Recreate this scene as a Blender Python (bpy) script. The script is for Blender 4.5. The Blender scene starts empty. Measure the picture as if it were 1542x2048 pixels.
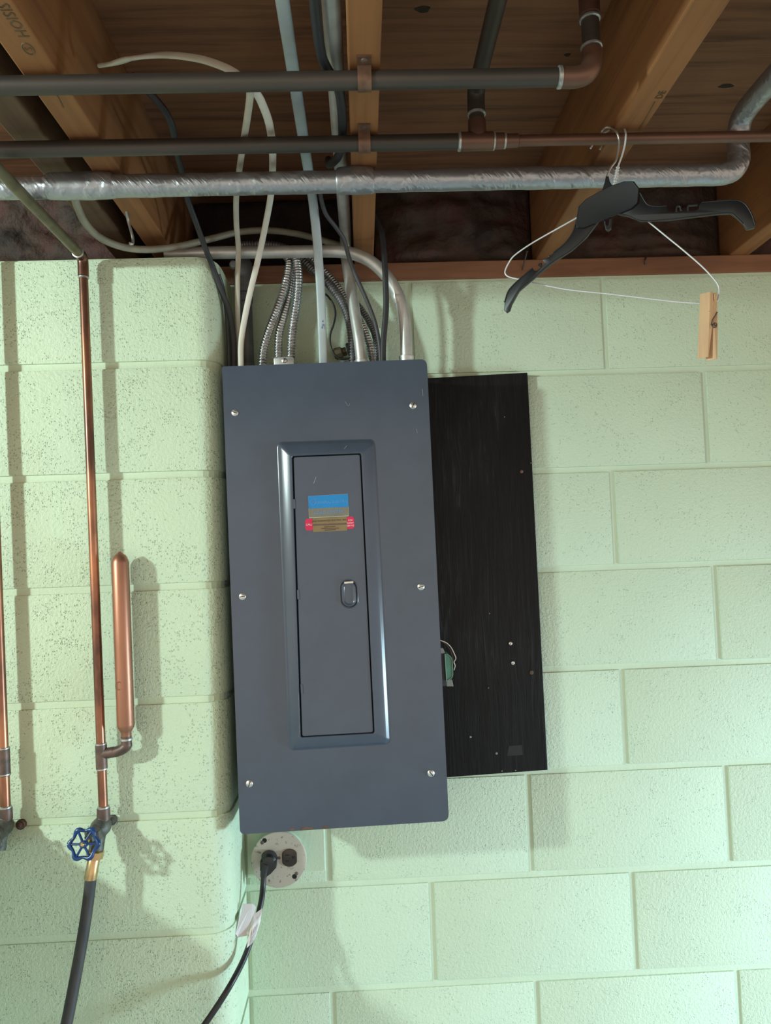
import bpy, bmesh, math, random
import numpy as np
from mathutils import Vector, Matrix, noise as mnoise

random.seed(7)
SC = bpy.context.scene
COL = SC.collection

# ------------------------------------------------------------------ camera
F = 1480.0                                     # focal length in pixels of the 1542x2048 frame
CAM = Vector((-0.3164, -1.5103, 1.6833))
PITCH, YAW, ROLL = 0.0473, 0.0317, -0.0351
_f = Vector((math.sin(YAW)*math.cos(PITCH), math.cos(YAW)*math.cos(PITCH), math.sin(PITCH)))
_r0 = _f.cross(Vector((0, 0, 1))).normalized()
_u0 = _r0.cross(_f)
_r = _r0*math.cos(ROLL) + _u0*math.sin(ROLL)
_u = -_r0*math.sin(ROLL) + _u0*math.cos(ROLL)
cd = bpy.data.cameras.new('camera')
cam = bpy.data.objects.new('camera', cd)
COL.objects.link(cam)
cam.matrix_world = Matrix(((_r.x, _u.x, -_f.x, CAM.x), (_r.y, _u.y, -_f.y, CAM.y),
                           (_r.z, _u.z, -_f.z, CAM.z), (0, 0, 0, 1)))
cd.sensor_fit = 'VERTICAL'
cd.sensor_height = 24.0
cd.lens = 24.0*F/2048.0
cd.clip_start = 0.02
SC.camera = cam

# ------------------------------------------------------------------ world, lights, exposure
w = bpy.data.worlds.new('world')
SC.world = w
w.use_nodes = True
w.node_tree.nodes['Background'].inputs[0].default_value = (1.0, 0.845, 0.67, 1)
w.node_tree.nodes['Background'].inputs[1].default_value = 1.2

def lamp(name, kind, loc, energy, color, size=0.05, target=None, spread=math.pi):
    ld = bpy.data.lights.new(name, kind)
    ld.energy = energy
    ld.color = color
    if kind == 'AREA':
        ld.shape = 'DISK'
        ld.size = size
        ld.spread = spread
    else:
        ld.shadow_soft_size = size
    o = bpy.data.objects.new(name, ld)
    COL.objects.link(o)
    o.location = loc
    if target is not None:
        o.rotation_euler = (Vector(target) - Vector(loc)).to_track_quat('-Z', 'Y').to_euler()
    return o

lamp('bulb_light', 'POINT', (-2.39, -1.58, 2.235), 188, (0.77, 1.0, 0.96), 0.055)
lamp('window_light', 'AREA', (2.2, -0.78, 0.92), 27, (0.55, 0.84, 1.0), 0.35, (0.1, -0.1, 0.36), 1.62)
SC.view_settings.view_transform = 'Standard'
SC.view_settings.look = 'None'
SC.view_settings.gamma = 1
SC.view_settings.use_curve_mapping = False
SC.view_settings.exposure = 0.0

# ------------------------------------------------------------------ helpers
def ray(px, py):
    return _f + _r*((px-771.0)/F) - _u*((py-1024.0)/F)

def at(px, py, Y=None, Z=None):
    d = ray(px, py)
    t = (Y-CAM.y)/d.y if Y is not None else (Z-CAM.z)/d.z
    return CAM + d*t

def at_plane(px, py, p0, n):
    d = ray(px, py)
    return CAM + d*((p0-CAM).dot(n)/d.dot(n))

def P(seq):
    return [at(a, b, c) for a, b, c in seq]

ORG = {}

def link(o, parent=None):
    COL.objects.link(o)
    if parent is not None:
        o.parent = parent
    return o

def tag(o, label=None, cat=None, group=None, kind=None):
    if label:
        o['label'] = label
    if cat:
        o['category'] = cat
    if group:
        o['group'] = group
    if kind:
        o['kind'] = kind
    return o

def thing(name, loc, label, cat, group=None):
    o = bpy.data.objects.new(name, None)
    o.empty_display_size = 0.02
    COL.objects.link(o)
    o.location = Vector(loc)
    ORG[o] = Vector(loc)
    return tag(o, label, cat, group)

def obj(name, verts, faces, mat, parent=None, smooth=False, label=None, bevel=0, bseg=2, angle=None):
    vs = np.array([tuple(v) for v in verts], dtype=float)
    lo, hi = vs.min(0), vs.max(0)
    org = Vector(((lo[0]+hi[0])/2, (lo[1]+hi[1])/2, lo[2]))
    me = bpy.data.meshes.new(name)
    me.from_pydata([Vector(v)-org for v in vs], [], faces)
    bm = bmesh.new()
    bm.from_mesh(me)
    bmesh.ops.remove_doubles(bm, verts=bm.verts, dist=1e-6)
    bmesh.ops.recalc_face_normals(bm, faces=bm.faces)
    if bevel:
        es = [e for e in bm.edges if len(e.link_faces) == 2 and e.calc_face_angle(0) > 0.5]
        bmesh.ops.bevel(bm, geom=es, offset=bevel, segments=bseg, profile=0.5, affect='EDGES', clamp_overlap=True)
        if smooth is None:
            smooth = True
    bm.to_mesh(me)
    bm.free()
    if smooth:
        for p in me.polygons:
            p.use_smooth = True
        if angle is not None:
            me.set_sharp_from_angle(angle=angle)
    if mat is not None:
        me.materials.append(mat)
    o = bpy.data.objects.new(name, me)
    link(o, parent)
    ORG[o] = org
    o.location = org - (ORG[parent] if parent is not None else Vector())
    if label:
        o['label'] = label
    return o

def merge(*geos):
    V, Fc = [], []
    for v, f in geos:
        n = len(V)
        V += list(v)
        Fc += [[i+n for i in q] for q in f]
    return V, Fc

def g_box(x0, x1, y0, y1, z0, z1):
    v = [(x, y, z) for x in (x0, x1) for y in (y0, y1) for z in (z0, z1)]
    f = [(0, 1, 3, 2), (4, 6, 7, 5), (0, 4, 5, 1), (2, 3, 7, 6), (0, 2, 6, 4), (1, 5, 7, 3)]
    return v, f

def g_prism(poly, ext):
    """closed polygon of Vectors extruded by the vector ext"""
    n = len(poly)
    v = [Vector(p) for p in poly] + [Vector(p)+ext for p in poly]
    f = [tuple(range(n))[::-1], tuple(range(n, 2*n))]
    f += [(i, (i+1) % n, n+(i+1) % n, n+i) for i in range(n)]
    return v, f

def catmull(pts, res):
    pts = [Vector(p) for p in pts]
    if len(pts) < 3:
        return pts
    out = []
    n = len(pts)
    for i in range(n-1):
        p1, p2 = pts[i], pts[i+1]
        p0 = pts[i-1] if i else p1*2-p2
        p3 = pts[i+2] if i+2 < n else p2*2-p1
        # centripetal-ish tangents, clamped
        m1 = (p2-p0)*0.5
        m2 = (p3-p1)*0.5
        L = (p2-p1).length
        if m1.length > L:
            m1 *= L/m1.length
        if m2.length > L:
            m2 *= L/m2.length
        for k in range(res):
            t = k/res
            t2, t3 = t*t, t*t*t
            out.append(p1*(2*t3-3*t2+1)+m1*(t3-2*t2+t)+p2*(-2*t3+3*t2)+m2*(t3-t2))
    out.append(pts[-1])
    return out

def resample(pts, step):
    d = [0]
    for a, b in zip(pts[:-1], pts[1:]):
        d.append(d[-1]+(b-a).length)
    n = max(2, int(d[-1]/step)+1)
    arr = np.array([tuple(p) for p in pts])
    s = np.linspace(0, d[-1], n)
    return [Vector(q) for q in np.stack([np.interp(s, d, arr[:, k]) for k in range(3)], 1)]

def g_tube(pts, r, seg=12, res=8, flat=None, side=None, step=None, cap=True):
    """r: number or f(arc length, total). flat: thickness ratio along the second axis, side: width direction"""
    path = catmull(pts, res) if res else [Vector(p) for p in pts]
    if step:
        path = resample(path, step)
    n = len(path)
    tang = []
    for i in range(n):
        a, b = path[max(0, i-1)], path[min(n-1, i+1)]
        tang.append((b-a).normalized())
    if side is not None:
        N = []
        for t in tang:
            s = Vector(side) - t*Vector(side).dot(t)
            N.append(s.normalized())
    else:
        t = tang[0]
        a = Vector((0, 0, 1)) if abs(t.z) < 0.9 else Vector((1, 0, 0))
        nn = (a - t*a.dot(t)).normalized()
        N = [nn]
        for i in range(1, n):
            nn = N[-1] - tang[i]*N[-1].dot(tang[i])
            N.append(nn.normalized())
    S = [0]
    for a, b in zip(path[:-1], path[1:]):
        S.append(S[-1]+(b-a).length)
    V, Fc = [], []
    for i, p in enumerate(path):
        rr = r(S[i], S[-1]) if callable(r) else r
        B = tang[i].cross(N[i])
        for k in range(seg):
            a = 2*math.pi*k/seg
            if flat is not None:
                ca, sa = math.cos(a), math.sin(a)
                ca = math.copysign(abs(ca)**0.6, ca)
                V.append(p + N[i]*(ca*rr) + B*(sa*rr*flat))
            else:
                V.append(p + N[i]*(math.cos(a)*rr) + B*(math.sin(a)*rr))
    for i in range(n-1):
        for k in range(seg):
            k2 = (k+1) % seg
            Fc.append((i*seg+k, i*seg+k2, (i+1)*seg+k2, (i+1)*seg+k))
    if cap:
        Fc.append(tuple(range(seg))[::-1])
        Fc.append(tuple(range((n-1)*seg, n*seg)))
    return V, Fc

def tube(name, pts, r, mat, parent=None, label=None, **kw):
    v, f = g_tube(pts, r, **kw)
    return obj(name, v, f, mat, parent, smooth=True, label=label, angle=0.9)

def g_lathe(o, axis, prof, seg=24):
    """prof: list of (distance along axis, radius)"""
    ax = Vector(axis).normalized()
    a = Vector((0, 0, 1)) if abs(ax.z) < 0.9 else Vector((1, 0, 0))
    n = (a-ax*a.dot(ax)).normalized()
    b = ax.cross(n)
    V, Fc = [], []
    for h, r in prof:
        for k in range(seg):
            t = 2*math.pi*k/seg
            V.append(Vector(o)+ax*h+(n*math.cos(t)+b*math.sin(t))*r)
    m = len(prof)
    for i in range(m-1):
        for k in range(seg):
            k2 = (k+1) % seg
            Fc.append((i*seg+k, i*seg+k2, (i+1)*seg+k2, (i+1)*seg+k))
    Fc.append(tuple(range(seg))[::-1])
    Fc.append(tuple(range((m-1)*seg, m*seg)))
    return V, Fc

def lathe(name, o, axis, prof, mat, parent=None, seg=24, angle=0.6, label=None):
    v, f = g_lathe(o, axis, prof, seg)
    return obj(name, v, f, mat, parent, smooth=True, angle=angle, label=label)

def roundpoly(pts, r, n=5):
    """2D polygon with rounded corners; r number or list"""
    m = len(pts)
    out = []
    for i in range(m):
        p0, p1, p2 = Vector(pts[i-1]), Vector(pts[i]), Vector(pts[(i+1) % m])
        rr = r[i] if isinstance(r, (list, tuple)) else r
        a, b = (p0-p1), (p2-p1)
        rr = min(rr, a.length*0.48, b.length*0.48)
        a.normalize()
        b.normalize()
        s, e = p1+a*rr, p1+b*rr
        for k in range(n+1):
            t = k/n
            out.append(s*(1-t)**2+p1*2*t*(1-t)+e*t*t)
    return out

def g_loft(loops):
    n = len(loops[0])
    V, Fc = [], []
    for l in loops:
        V += [Vector(p) for p in l]
    for i in range(len(loops)-1):
        for k in range(n):
            k2 = (k+1) % n
            Fc.append((i*n+k, i*n+k2, (i+1)*n+k2, (i+1)*n+k))
    return V, Fc

def text(name, s, loc, xdir, ydir, size, mat, parent=None, depth=0.0002):
    cu = bpy.data.curves.new(name, 'FONT')
    cu.body = s
    cu.size = size
    cu.extrude = depth
    cu.align_x = 'CENTER'
    cu.align_y = 'CENTER'
    cu.resolution_u = 2
    tmp = bpy.data.objects.new('tmp_text', cu)
    COL.objects.link(tmp)
    bpy.context.view_layer.update()
    dg = bpy.context.evaluated_depsgraph_get()
    me = bpy.data.meshes.new_from_object(tmp.evaluated_get(dg))
    bpy.data.objects.remove(tmp)
    x = Vector(xdir).normalized()
    y = Vector(ydir).normalized()
    z = x.cross(y)
    M = Matrix((x, y, z)).transposed()
    vs = [M @ v.co + Vector(loc) for v in me.vertices]
    fs = [tuple(p.vertices) for p in me.polygons]
    bpy.data.meshes.remove(me)
    return obj(name, vs, fs, mat, parent)

# ------------------------------------------------------------------ materials
def nodes(name):
    m = bpy.data.materials.new(name)
    m.use_nodes = True
    nt = m.node_tree
    return m, nt, nt.nodes['Principled BSDF']

def pos(nt, scale=(1, 1, 1), rot=(0, 0, 0)):
    g = nt.nodes.new('ShaderNodeNewGeometry')
    mp = nt.nodes.new('ShaderNodeMapping')
    mp.inputs['Scale'].default_value = scale
    mp.inputs['Rotation'].default_value = rot
    nt.links.new(g.outputs['Position'], mp.inputs['Vector'])
    return mp.outputs[0]

def nz(nt, vec, scale, detail=4, rough=0.55, dist=0.0):
    n = nt.nodes.new('ShaderNodeTexNoise')
    n.inputs['Scale'].default_value = scale
    n.inputs['Detail'].default_value = detail
    n.inputs['Roughness'].default_value = rough
    n.inputs['Distortion'].default_value = dist
    nt.links.new(vec, n.inputs['Vector'])
    return n.outputs['Fac']

def ramp(nt, fac, stops):
    r = nt.nodes.new('ShaderNodeValToRGB')
    el = r.color_ramp.elements
    while len(el) > 2:
        el.remove(el[-1])
    for i, (p, c) in enumerate(stops):
        e = el[i] if i < 2 else el.new(p)
        e.position = p
        e.color = (*c, 1) if len(c) == 3 else c
    nt.links.new(fac, r.inputs['Fac'])
    return r.outputs['Color']

def bump(nt, bsdf, h, strength, dist):
    b = nt.nodes.new('ShaderNodeBump')
    b.inputs['Strength'].default_value = strength
    b.inputs['Distance'].default_value = dist
    nt.links.new(h, b.inputs['Height'])
    nt.links.new(b.outputs[0], bsdf.inputs['Normal'])

def math_(nt, op, a, b):
    m = nt.nodes.new('ShaderNodeMath')
    m.operation = op
    for i, v in enumerate((a, b)):
        if isinstance(v, (int, float)):
            m.inputs[i].default_value = v
        else:
            nt.links.new(v, m.inputs[i])
    return m.outputs[0]

def plain(name, col, rough=0.5, metal=0.0, var=0.12, scale=30, bmp=0.0, bscale=200, bdist=0.001, col2=None, vscale=(1, 1, 1), lo=0.35, hi=0.65, coat=0):
    m, nt, b = nodes(name)
    b.inputs['Roughness'].default_value = rough
    b.inputs['Metallic'].default_value = metal
    if coat:
        b.inputs['Coat Weight'].default_value = coat
        b.inputs['Coat Roughness'].default_value = 0.25
    v = pos(nt, vscale)
    f = nz(nt, v, scale)
    c2 = col2 or tuple(x*(1-var*2) for x in col)
    nt.links.new(ramp(nt, f, [(lo, c2), (hi, col)]), b.inputs['Base Color'])
    if bmp:
        bump(nt, b, nz(nt, v, bscale, 3), bmp, bdist)
    return m

def paint_block(name, col, pit_amt, pit_lo, lump_amt):
    m, nt, b = nodes(name)
    b.inputs['Roughness'].default_value = 0.62
    v = pos(nt)
    big = nz(nt, v, 3.0, 3)
    c = ramp(nt, big, [(0.3, tuple(x*0.93 for x in col)), (0.7, col)])
    nt.links.new(c, b.inputs['Base Color'])
    fine = nz(nt, v, 420, 2, 0.5)
    lump = nz(nt, v, 170, 3, 0.6)
    vo = nt.nodes.new('ShaderNodeTexVoronoi')
    vo.inputs['Scale'].default_value = 270
    wob = nt.nodes.new('ShaderNodeTexNoise')
    wob.inputs['Scale'].default_value = 300
    nt.links.new(v, wob.inputs['Vector'])
    ad = nt.nodes.new('ShaderNodeVectorMath')
    ad.operation = 'MULTIPLY_ADD'
    ad.inputs[1].default_value = (0.0045, 0.0045, 0.0045)
    nt.links.new(wob.outputs['Color'], ad.inputs[0])
    nt.links.new(v, ad.inputs[2])
    nt.links.new(ad.outputs[0], vo.inputs['Vector'])
    patch = nz(nt, v, 20, 3, 0.65)
    sep = nt.nodes.new('ShaderNodeSeparateColor')
    nt.links.new(vo.outputs['Color'], sep.inputs[0])
    sel = math_(nt, 'GREATER_THAN', math_(nt, 'ADD', sep.outputs[0], math_(nt, 'MULTIPLY', math_(nt, 'SUBTRACT', patch, 0.5), 3.0)), pit_lo)
    hole = ramp(nt, vo.outputs['Distance'], [(0.12, (1, 1, 1)), (0.38, (0, 0, 0))])
    pr = math_(nt, 'MULTIPLY', math_(nt, 'MULTIPLY', hole, sel), -pit_amt)
    h = math_(nt, 'ADD', pr, math_(nt, 'ADD', math_(nt, 'MULTIPLY', fine, 0.22), math_(nt, 'MULTIPLY', lump, lump_amt)))
    bump(nt, b, h, 0.8, 0.003)
    return m

def wood(name, c1, c2, axis='Y', scale=1.0, rough=0.75, bmp=0.25):
    m, nt, b = nodes(name)
    b.inputs['Roughness'].default_value = rough
    s = {'X': (2.0, 40, 40), 'Y': (40, 2.0, 40), 'Z': (40, 40, 2.0)}[axis]
    v = pos(nt, tuple(x*scale for x in s))
    f = nz(nt, v, 1.0, 6, 0.6, 0.6)
    c = ramp(nt, f, [(0.30, c2), (0.52, c1), (0.75, tuple(x*1.12 for x in c1))])
    v2 = pos(nt)
    bl = nz(nt, v2, 6, 3)
    mx = nt.nodes.new('ShaderNodeMixRGB')
    mx.blend_type = 'MULTIPLY'
    mx.inputs['Fac'].default_value = 0.5
    nt.links.new(c, mx.inputs[1])
    nt.links.new(ramp(nt, bl, [(0.3, (0.6, 0.58, 0.55)), (0.65, (1, 1, 1))]), mx.inputs[2])
    nt.links.new(mx.outputs[0], b.inputs['Base Color'])
    bump(nt, b, f, bmp, 0.002)
    return m

GREEN = (0.50, 0.66, 0.40)
M = {}
M['wall'] = paint_block('green_painted_block', (0.55, 0.66, 0.50), 0.55, 0.92, 0.62)
M['wall_l'] = paint_block('green_painted_coarse_block', (0.55, 0.655, 0.475), 0.9, 0.72, 0.72)
M['mortar'] = plain('green_painted_mortar', (0.55, 0.66, 0.50), 0.6, 0, 0.04, 5, 0.35, 160, 0.002)
M['mortar_l'] = plain('green_painted_mortar_warm', (0.55, 0.655, 0.475), 0.6, 0, 0.04, 5, 0.35, 160, 0.002)
M['joist'] = wood('joist_wood', (0.262, 0.110, 0.035), (0.18, 0.073, 0.023), 'Y')
M['joist_dark'] = wood('old_joist_wood', (0.12, 0.07, 0.036), (0.08, 0.046, 0.024), 'Y')
M['sill'] = wood('sill_wood', (0.27, 0.125, 0.066), (0.16, 0.07, 0.036), 'X')
M['ply'] = wood('plywood_brown', (0.235, 0.102, 0.047), (0.115, 0.048, 0.022), 'X', 1.3, 0.75, 0.5)
M['knot'] = plain('plywood_knot', (0.035, 0.018, 0.010), 0.8, 0, 0.3, 120)
M['concrete'] = plain('concrete', (0.42, 0.46, 0.52), 0.7)
M['blocker'] = plain('blocker_surface', (0.45, 0.50, 0.40), 0.8)  # only for the added shade blocker out of frame
M['panel'] = plain('grey_panel_paint', (0.060, 0.077, 0.108), 0.24, 0.0, 0.05, 14, 0.05, 500, 0.0005)
M['panel_box'] = plain('grey_box_paint', (0.035, 0.042, 0.052), 0.5)
M['gap'] = plain('black_gap', (0.006, 0.006, 0.007), 0.8)
M['steel'] = plain('zinc_screw', (0.72, 0.73, 0.70), 0.35, 0.9, 0.1, 80)
M['emt'] = plain('galvanized_conduit', (0.60, 0.60, 0.57), 0.42, 0.55, 0.12, 25)
M['armor'] = plain('armored_cable_steel', (0.62, 0.63, 0.64), 0.28, 0.9, 0.2, 60)
M['armor_d'] = plain('dull_armored_steel', (0.22, 0.22, 0.23), 0.45, 0.7, 0.2, 60)
M['rigid'] = plain('dark_rigid_pipe', (0.15, 0.155, 0.165), 0.5, 0.4, 0.2, 30)
M['cream'] = plain('cream_cable_jacket', (0.62, 0.58, 0.50), 0.45, 0, 0.05)
M['cream2'] = plain('aged_cream_jacket', (0.46, 0.42, 0.34), 0.5, 0, 0.08)
M['uf'] = plain('grey_cable_jacket', (0.40, 0.46, 0.48), 0.42, 0, 0.08, 20)
M['loop'] = plain('khaki_cable_jacket', (0.25, 0.235, 0.175), 0.5, 0, 0.12)
M['black'] = plain('black_rubber', (0.016, 0.017, 0.020), 0.42, 0, 0.1)
M['blackcab'] = plain('black_cable_jacket', (0.016, 0.017, 0.020), 0.55, 0, 0.1)
M['greycab'] = plain('dark_grey_jacket', (0.055, 0.055, 0.060), 0.5, 0, 0.1)
M['copper'] = plain('bright_copper', (0.42, 0.185, 0.105), 0.34, 0.85, 0.0, 14, 0, 200, 0.001, (0.12, 0.062, 0.048), (1, 1, 0.5), 0.36, 0.64)
M['copper_air'] = plain('satin_copper', (0.38, 0.18, 0.115), 0.40, 0.75, 0.0, 26, 0, 200, 0.001, (0.30, 0.14, 0.09), (1, 1, 0.3), 0.3, 0.6)
M['copper_old'] = plain('tarnished_copper', (0.075, 0.060, 0.050), 0.5, 0.5, 0.0, 18, 0.1, 90, 0.001, (0.048, 0.042, 0.036), (0.25, 1, 1), 0.3, 0.68)
M['copper_mid'] = plain('brown_copper', (0.17, 0.088, 0.060), 0.45, 0.6, 0, 16, 0, 90, 0.001, (0.095, 0.05, 0.035), (0.3, 1, 1), 0.3, 0.65)
M['strap'] = plain('copper_strap', (0.19, 0.105, 0.068), 0.5, 0.5, 0.2, 70)
M['fitting'] = plain('dull_copper_fitting', (0.17, 0.105, 0.085), 0.5, 0.6, 0, 60, 0, 90, 0.001, (0.075, 0.06, 0.055), (1, 1, 1), 0.3, 0.65)
M['solder'] = plain('solder', (0.55, 0.55, 0.52), 0.4, 0.8, 0.2, 120)
M['brasspipe'] = plain('greenish_old_pipe', (0.17, 0.145, 0.085), 0.5, 0.5, 0.2, 30)
M['brass'] = plain('brass', (0.62, 0.43, 0.22), 0.28, 0.9, 0.12, 60)
M['bronze'] = plain('grimy_bronze', (0.14, 0.14, 0.12), 0.55, 0.5, 0.25, 90)
M['blue'] = plain('blue_enamel', (0.012, 0.055, 0.20), 0.28, 0, 0.2, 80)
M['hose'] = plain('black_hose_rubber', (0.028, 0.029, 0.032), 0.6, 0, 0.2, 90, 0, 200, 0.001, (0.05, 0.045, 0.042), (1, 1, 0.2))
M['tan_plate'] = plain('stained_outlet_plate', (0.44, 0.41, 0.35), 0.45, 0, 0, 110, 0, 90, 0.001, (0.16, 0.14, 0.12), (1, 1, 1), 0.30, 0.42)
M['brown'] = plain('brown_bakelite', (0.035, 0.024, 0.019), 0.3, 0, 0.2)
M['white'] = plain('white_tag', (0.72, 0.70, 0.72), 0.6, 0, 0.03)
M['peach'] = plain('peach_tag', (0.66, 0.50, 0.42), 0.6, 0, 0.03)
M['print_grey'] = plain('grey_print', (0.40, 0.39, 0.42), 0.6, 0, 0.03)
M['pin'] = wood('clothespin_wood', (0.56, 0.36, 0.20), (0.48, 0.29, 0.15), 'Z', 2.0, 0.6, 0.1)
M['wirewhite'] = plain('white_coated_wire', (0.66, 0.68, 0.70), 0.4, 0.2, 0.05)
M['wiresteel'] = plain('bright_wire', (0.60, 0.60, 0.58), 0.3, 0.8, 0.1)
M['wirerust'] = plain('rusty_spring_wire', (0.16, 0.11, 0.09), 0.5, 0.6, 0.2)
M['hanger'] = plain('black_plastic', (0.009, 0.010, 0.012), 0.42, 0, 0.2, 40)
M['hanger_pad'] = plain('matt_black_pad', (0.007, 0.008, 0.010), 0.6, 0, 0.1, 40)
M['green_dev'] = plain('green_transformer_case', (0.07, 0.25, 0.17), 0.3, 0, 0.1)
M['dev_edge'] = plain('pale_green_edge', (0.25, 0.40, 0.32), 0.4, 0, 0.1)
M['dev_grey'] = plain('grey_bracket', (0.27, 0.28, 0.26), 0.5, 0.3, 0.1)
M['lab_blue'] = plain('label_blue', (0.0, 0.20, 0.50), 0.35, 0, 0.05)
M['lab_gold'] = plain('label_gold_grey', (0.20, 0.19, 0.15), 0.4, 0.2, 0.08)
M['lab_tan'] = plain('sticker_gold', (0.24, 0.175, 0.085), 0.4, 0.2, 0.08)
M['lab_tan_d'] = plain('sticker_dark_gold', (0.05, 0.035, 0.022), 0.5, 0, 0.05)
M['lab_band'] = plain('sticker_brown_band', (0.12, 0.07, 0.05), 0.5, 0, 0.05)
M['lab_red'] = plain('sticker_red', (0.62, 0.012, 0.075), 0.4, 0, 0.05)
M['lab_white'] = plain('sticker_white', (0.85, 0.70, 0.70), 0.5, 0, 0.02)
M['lab_blue2'] = plain('label_pale_blue', (0.09, 0.27, 0.55), 0.4, 0, 0.02)
M['lab_edge'] = plain('label_cream_edge', (0.42, 0.42, 0.32), 0.4, 0.3, 0.05)
M['print_blue'] = plain('faded_blue_print', (0.15, 0.19, 0.29), 0.6)
M['scuff'] = plain('board_scuff', (0.016, 0.014, 0.015), 0.7)
M['ink'] = plain('faded_ink', (0.12, 0.078, 0.036), 0.9, 0, 0.2)
M['redink'] = plain('red_ink', (0.055, 0.016, 0.012), 0.9, 0, 0.3, 200)
M['chrome'] = plain('chrome', (0.75, 0.76, 0.76), 0.2, 1.0, 0.05)
M['nail'] = plain('dark_nail', (0.10, 0.095, 0.09), 0.5, 0.7, 0.2)
M['newnail'] = plain('zinc_nail', (0.45, 0.44, 0.40), 0.4, 0.7, 0.2)
M['rust'] = plain('rust', (0.13, 0.075, 0.05), 0.7, 0, 0.2, 100)

# black stained board
def _board():
    m, nt, b = nodes('black_stained_plywood')
    v = pos(nt, (55, 1, 4))
    f = nz(nt, v, 2.2, 6, 0.65, 1.2)
    f2 = nz(nt, pos(nt, (1, 1, 0.45)), 9, 4)
    mixv = math_(nt, 'MULTIPLY', f, f2)
    nt.links.new(ramp(nt, mixv, [(0.20, (0.0018, 0.0018, 0.0026)), (0.34, (0.007, 0.007, 0.008)), (0.46, (0.030, 0.030, 0.033))]), b.inputs['Base Color'])
    b.inputs['Roughness'].default_value = 0.5
    b.inputs['Specular IOR Level'].default_value = 0.22
    bump(nt, b, f, 0.6, 0.0015)
    return m
M['board'] = _board()

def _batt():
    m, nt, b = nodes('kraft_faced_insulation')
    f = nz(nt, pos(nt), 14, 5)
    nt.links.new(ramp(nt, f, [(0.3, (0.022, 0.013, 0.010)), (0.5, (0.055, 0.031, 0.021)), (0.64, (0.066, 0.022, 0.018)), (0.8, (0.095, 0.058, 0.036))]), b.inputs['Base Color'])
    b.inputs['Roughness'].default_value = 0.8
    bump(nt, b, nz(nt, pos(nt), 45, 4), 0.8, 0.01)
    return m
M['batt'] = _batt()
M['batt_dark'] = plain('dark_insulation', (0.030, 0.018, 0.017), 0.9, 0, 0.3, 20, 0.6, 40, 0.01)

def _foil():
    m, nt, b = nodes('silver_duct_tape')
    b.inputs['Base Color'].default_value = (0.34, 0.345, 0.365, 1)
    b.inputs['Metallic'].default_value = 0.75
    b.inputs['Roughness'].default_value = 0.40
    v = pos(nt, (1.0, 1.0, 1.0), (0, 0.75, 0))
    wv = nt.nodes.new('ShaderNodeMapping')
    wv.inputs['Scale'].default_value = (140, 30, 22)
    nt.links.new(v, wv.inputs['Vector'])
    f = nz(nt, wv.outputs[0], 1.0, 3, 0.5, 0.4)
    patch = nz(nt, pos(nt), 24, 3)
    h = math_(nt, 'MULTIPLY', f, ramp(nt, patch, [(0.42, (0.05, 0.05, 0.05)), (0.62, (1, 1, 1))]))
    h = math_(nt, 'ADD', h, math_(nt, 'MULTIPLY', nz(nt, pos(nt), 60, 2), 0.25))
    bump(nt, b, h, 0.9, 0.004)
    return m
M['foil'] = _foil()

# ------------------------------------------------------------------ structure
CO = 0.2032                      # one block course
TOP = 2.2352                     # top of the block walls
ZJ = TOP + 0.038                 # underside of the joists
ZS = ZJ + 0.184                  # underside of the subfloor
PF = -0.1594                     # front face of the projecting wall on the left
PX = -0.571                      # its right-hand side

def st(name, geo, mat, label=None, parent=None, **kw):
    o = obj(name, geo[0], geo[1], mat, parent, **kw)
    if parent is None:
        o['kind'] = 'structure'
        if label:
            o['label'] = label
    return o

floor = st('floor', g_box(-4, 3.2, -4.5, 0.2, -0.1, 0.0), M['concrete'], 'grey concrete basement floor below the frame')
ceil = st('ceiling', g_box(-3.2, 3.2, -3.2, 0.16, ZS, ZS+0.019), M['ply'], 'dark brown plywood subfloor above the joists')

J = 0.0115                       # joint width

def block_mesh(wd, ht, dp, mat, bull=0.0):
    """block with its back-left-bottom at the origin, front at -y; bull rounds the front right corner"""
    a, b, z0, z1 = J/2, wd-J/2, J/2, ht-J/2
    e = 0.0042
    vs, fs = g_box(a, b, -dp, 0, z0, z1)
    me = bpy.data.meshes.new('concrete_block')
    bm = bmesh.new()
    bv = [bm.verts.new(v) for v in vs]
    for f in fs:
        bm.faces.new([bv[i] for i in f])
    bmesh.ops.recalc_face_normals(bm, faces=bm.faces)
    if bull:
        es = [x for x in bm.edges if all(v.co.y < -dp+1e-5 and v.co.x > b-1e-5 for v in x.verts)]
        bmesh.ops.bevel(bm, geom=es, offset=bull, segments=6, profile=0.5, affect='EDGES')
    es = [x for x in bm.edges if all(v.co.y < -1e-4 for v in x.verts) and len(x.link_faces) == 2 and x.calc_face_angle(0) > 0.9]
    bmesh.ops.bevel(bm, geom=es, offset=e, segments=2, profile=0.6, affect='EDGES')
    bm.to_mesh(me)
    bm.free()
    for p in me.polygons:
        p.use_smooth = True
    me.set_sharp_from_angle(angle=0.7)
    me.materials.append(mat)
    return me

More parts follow.
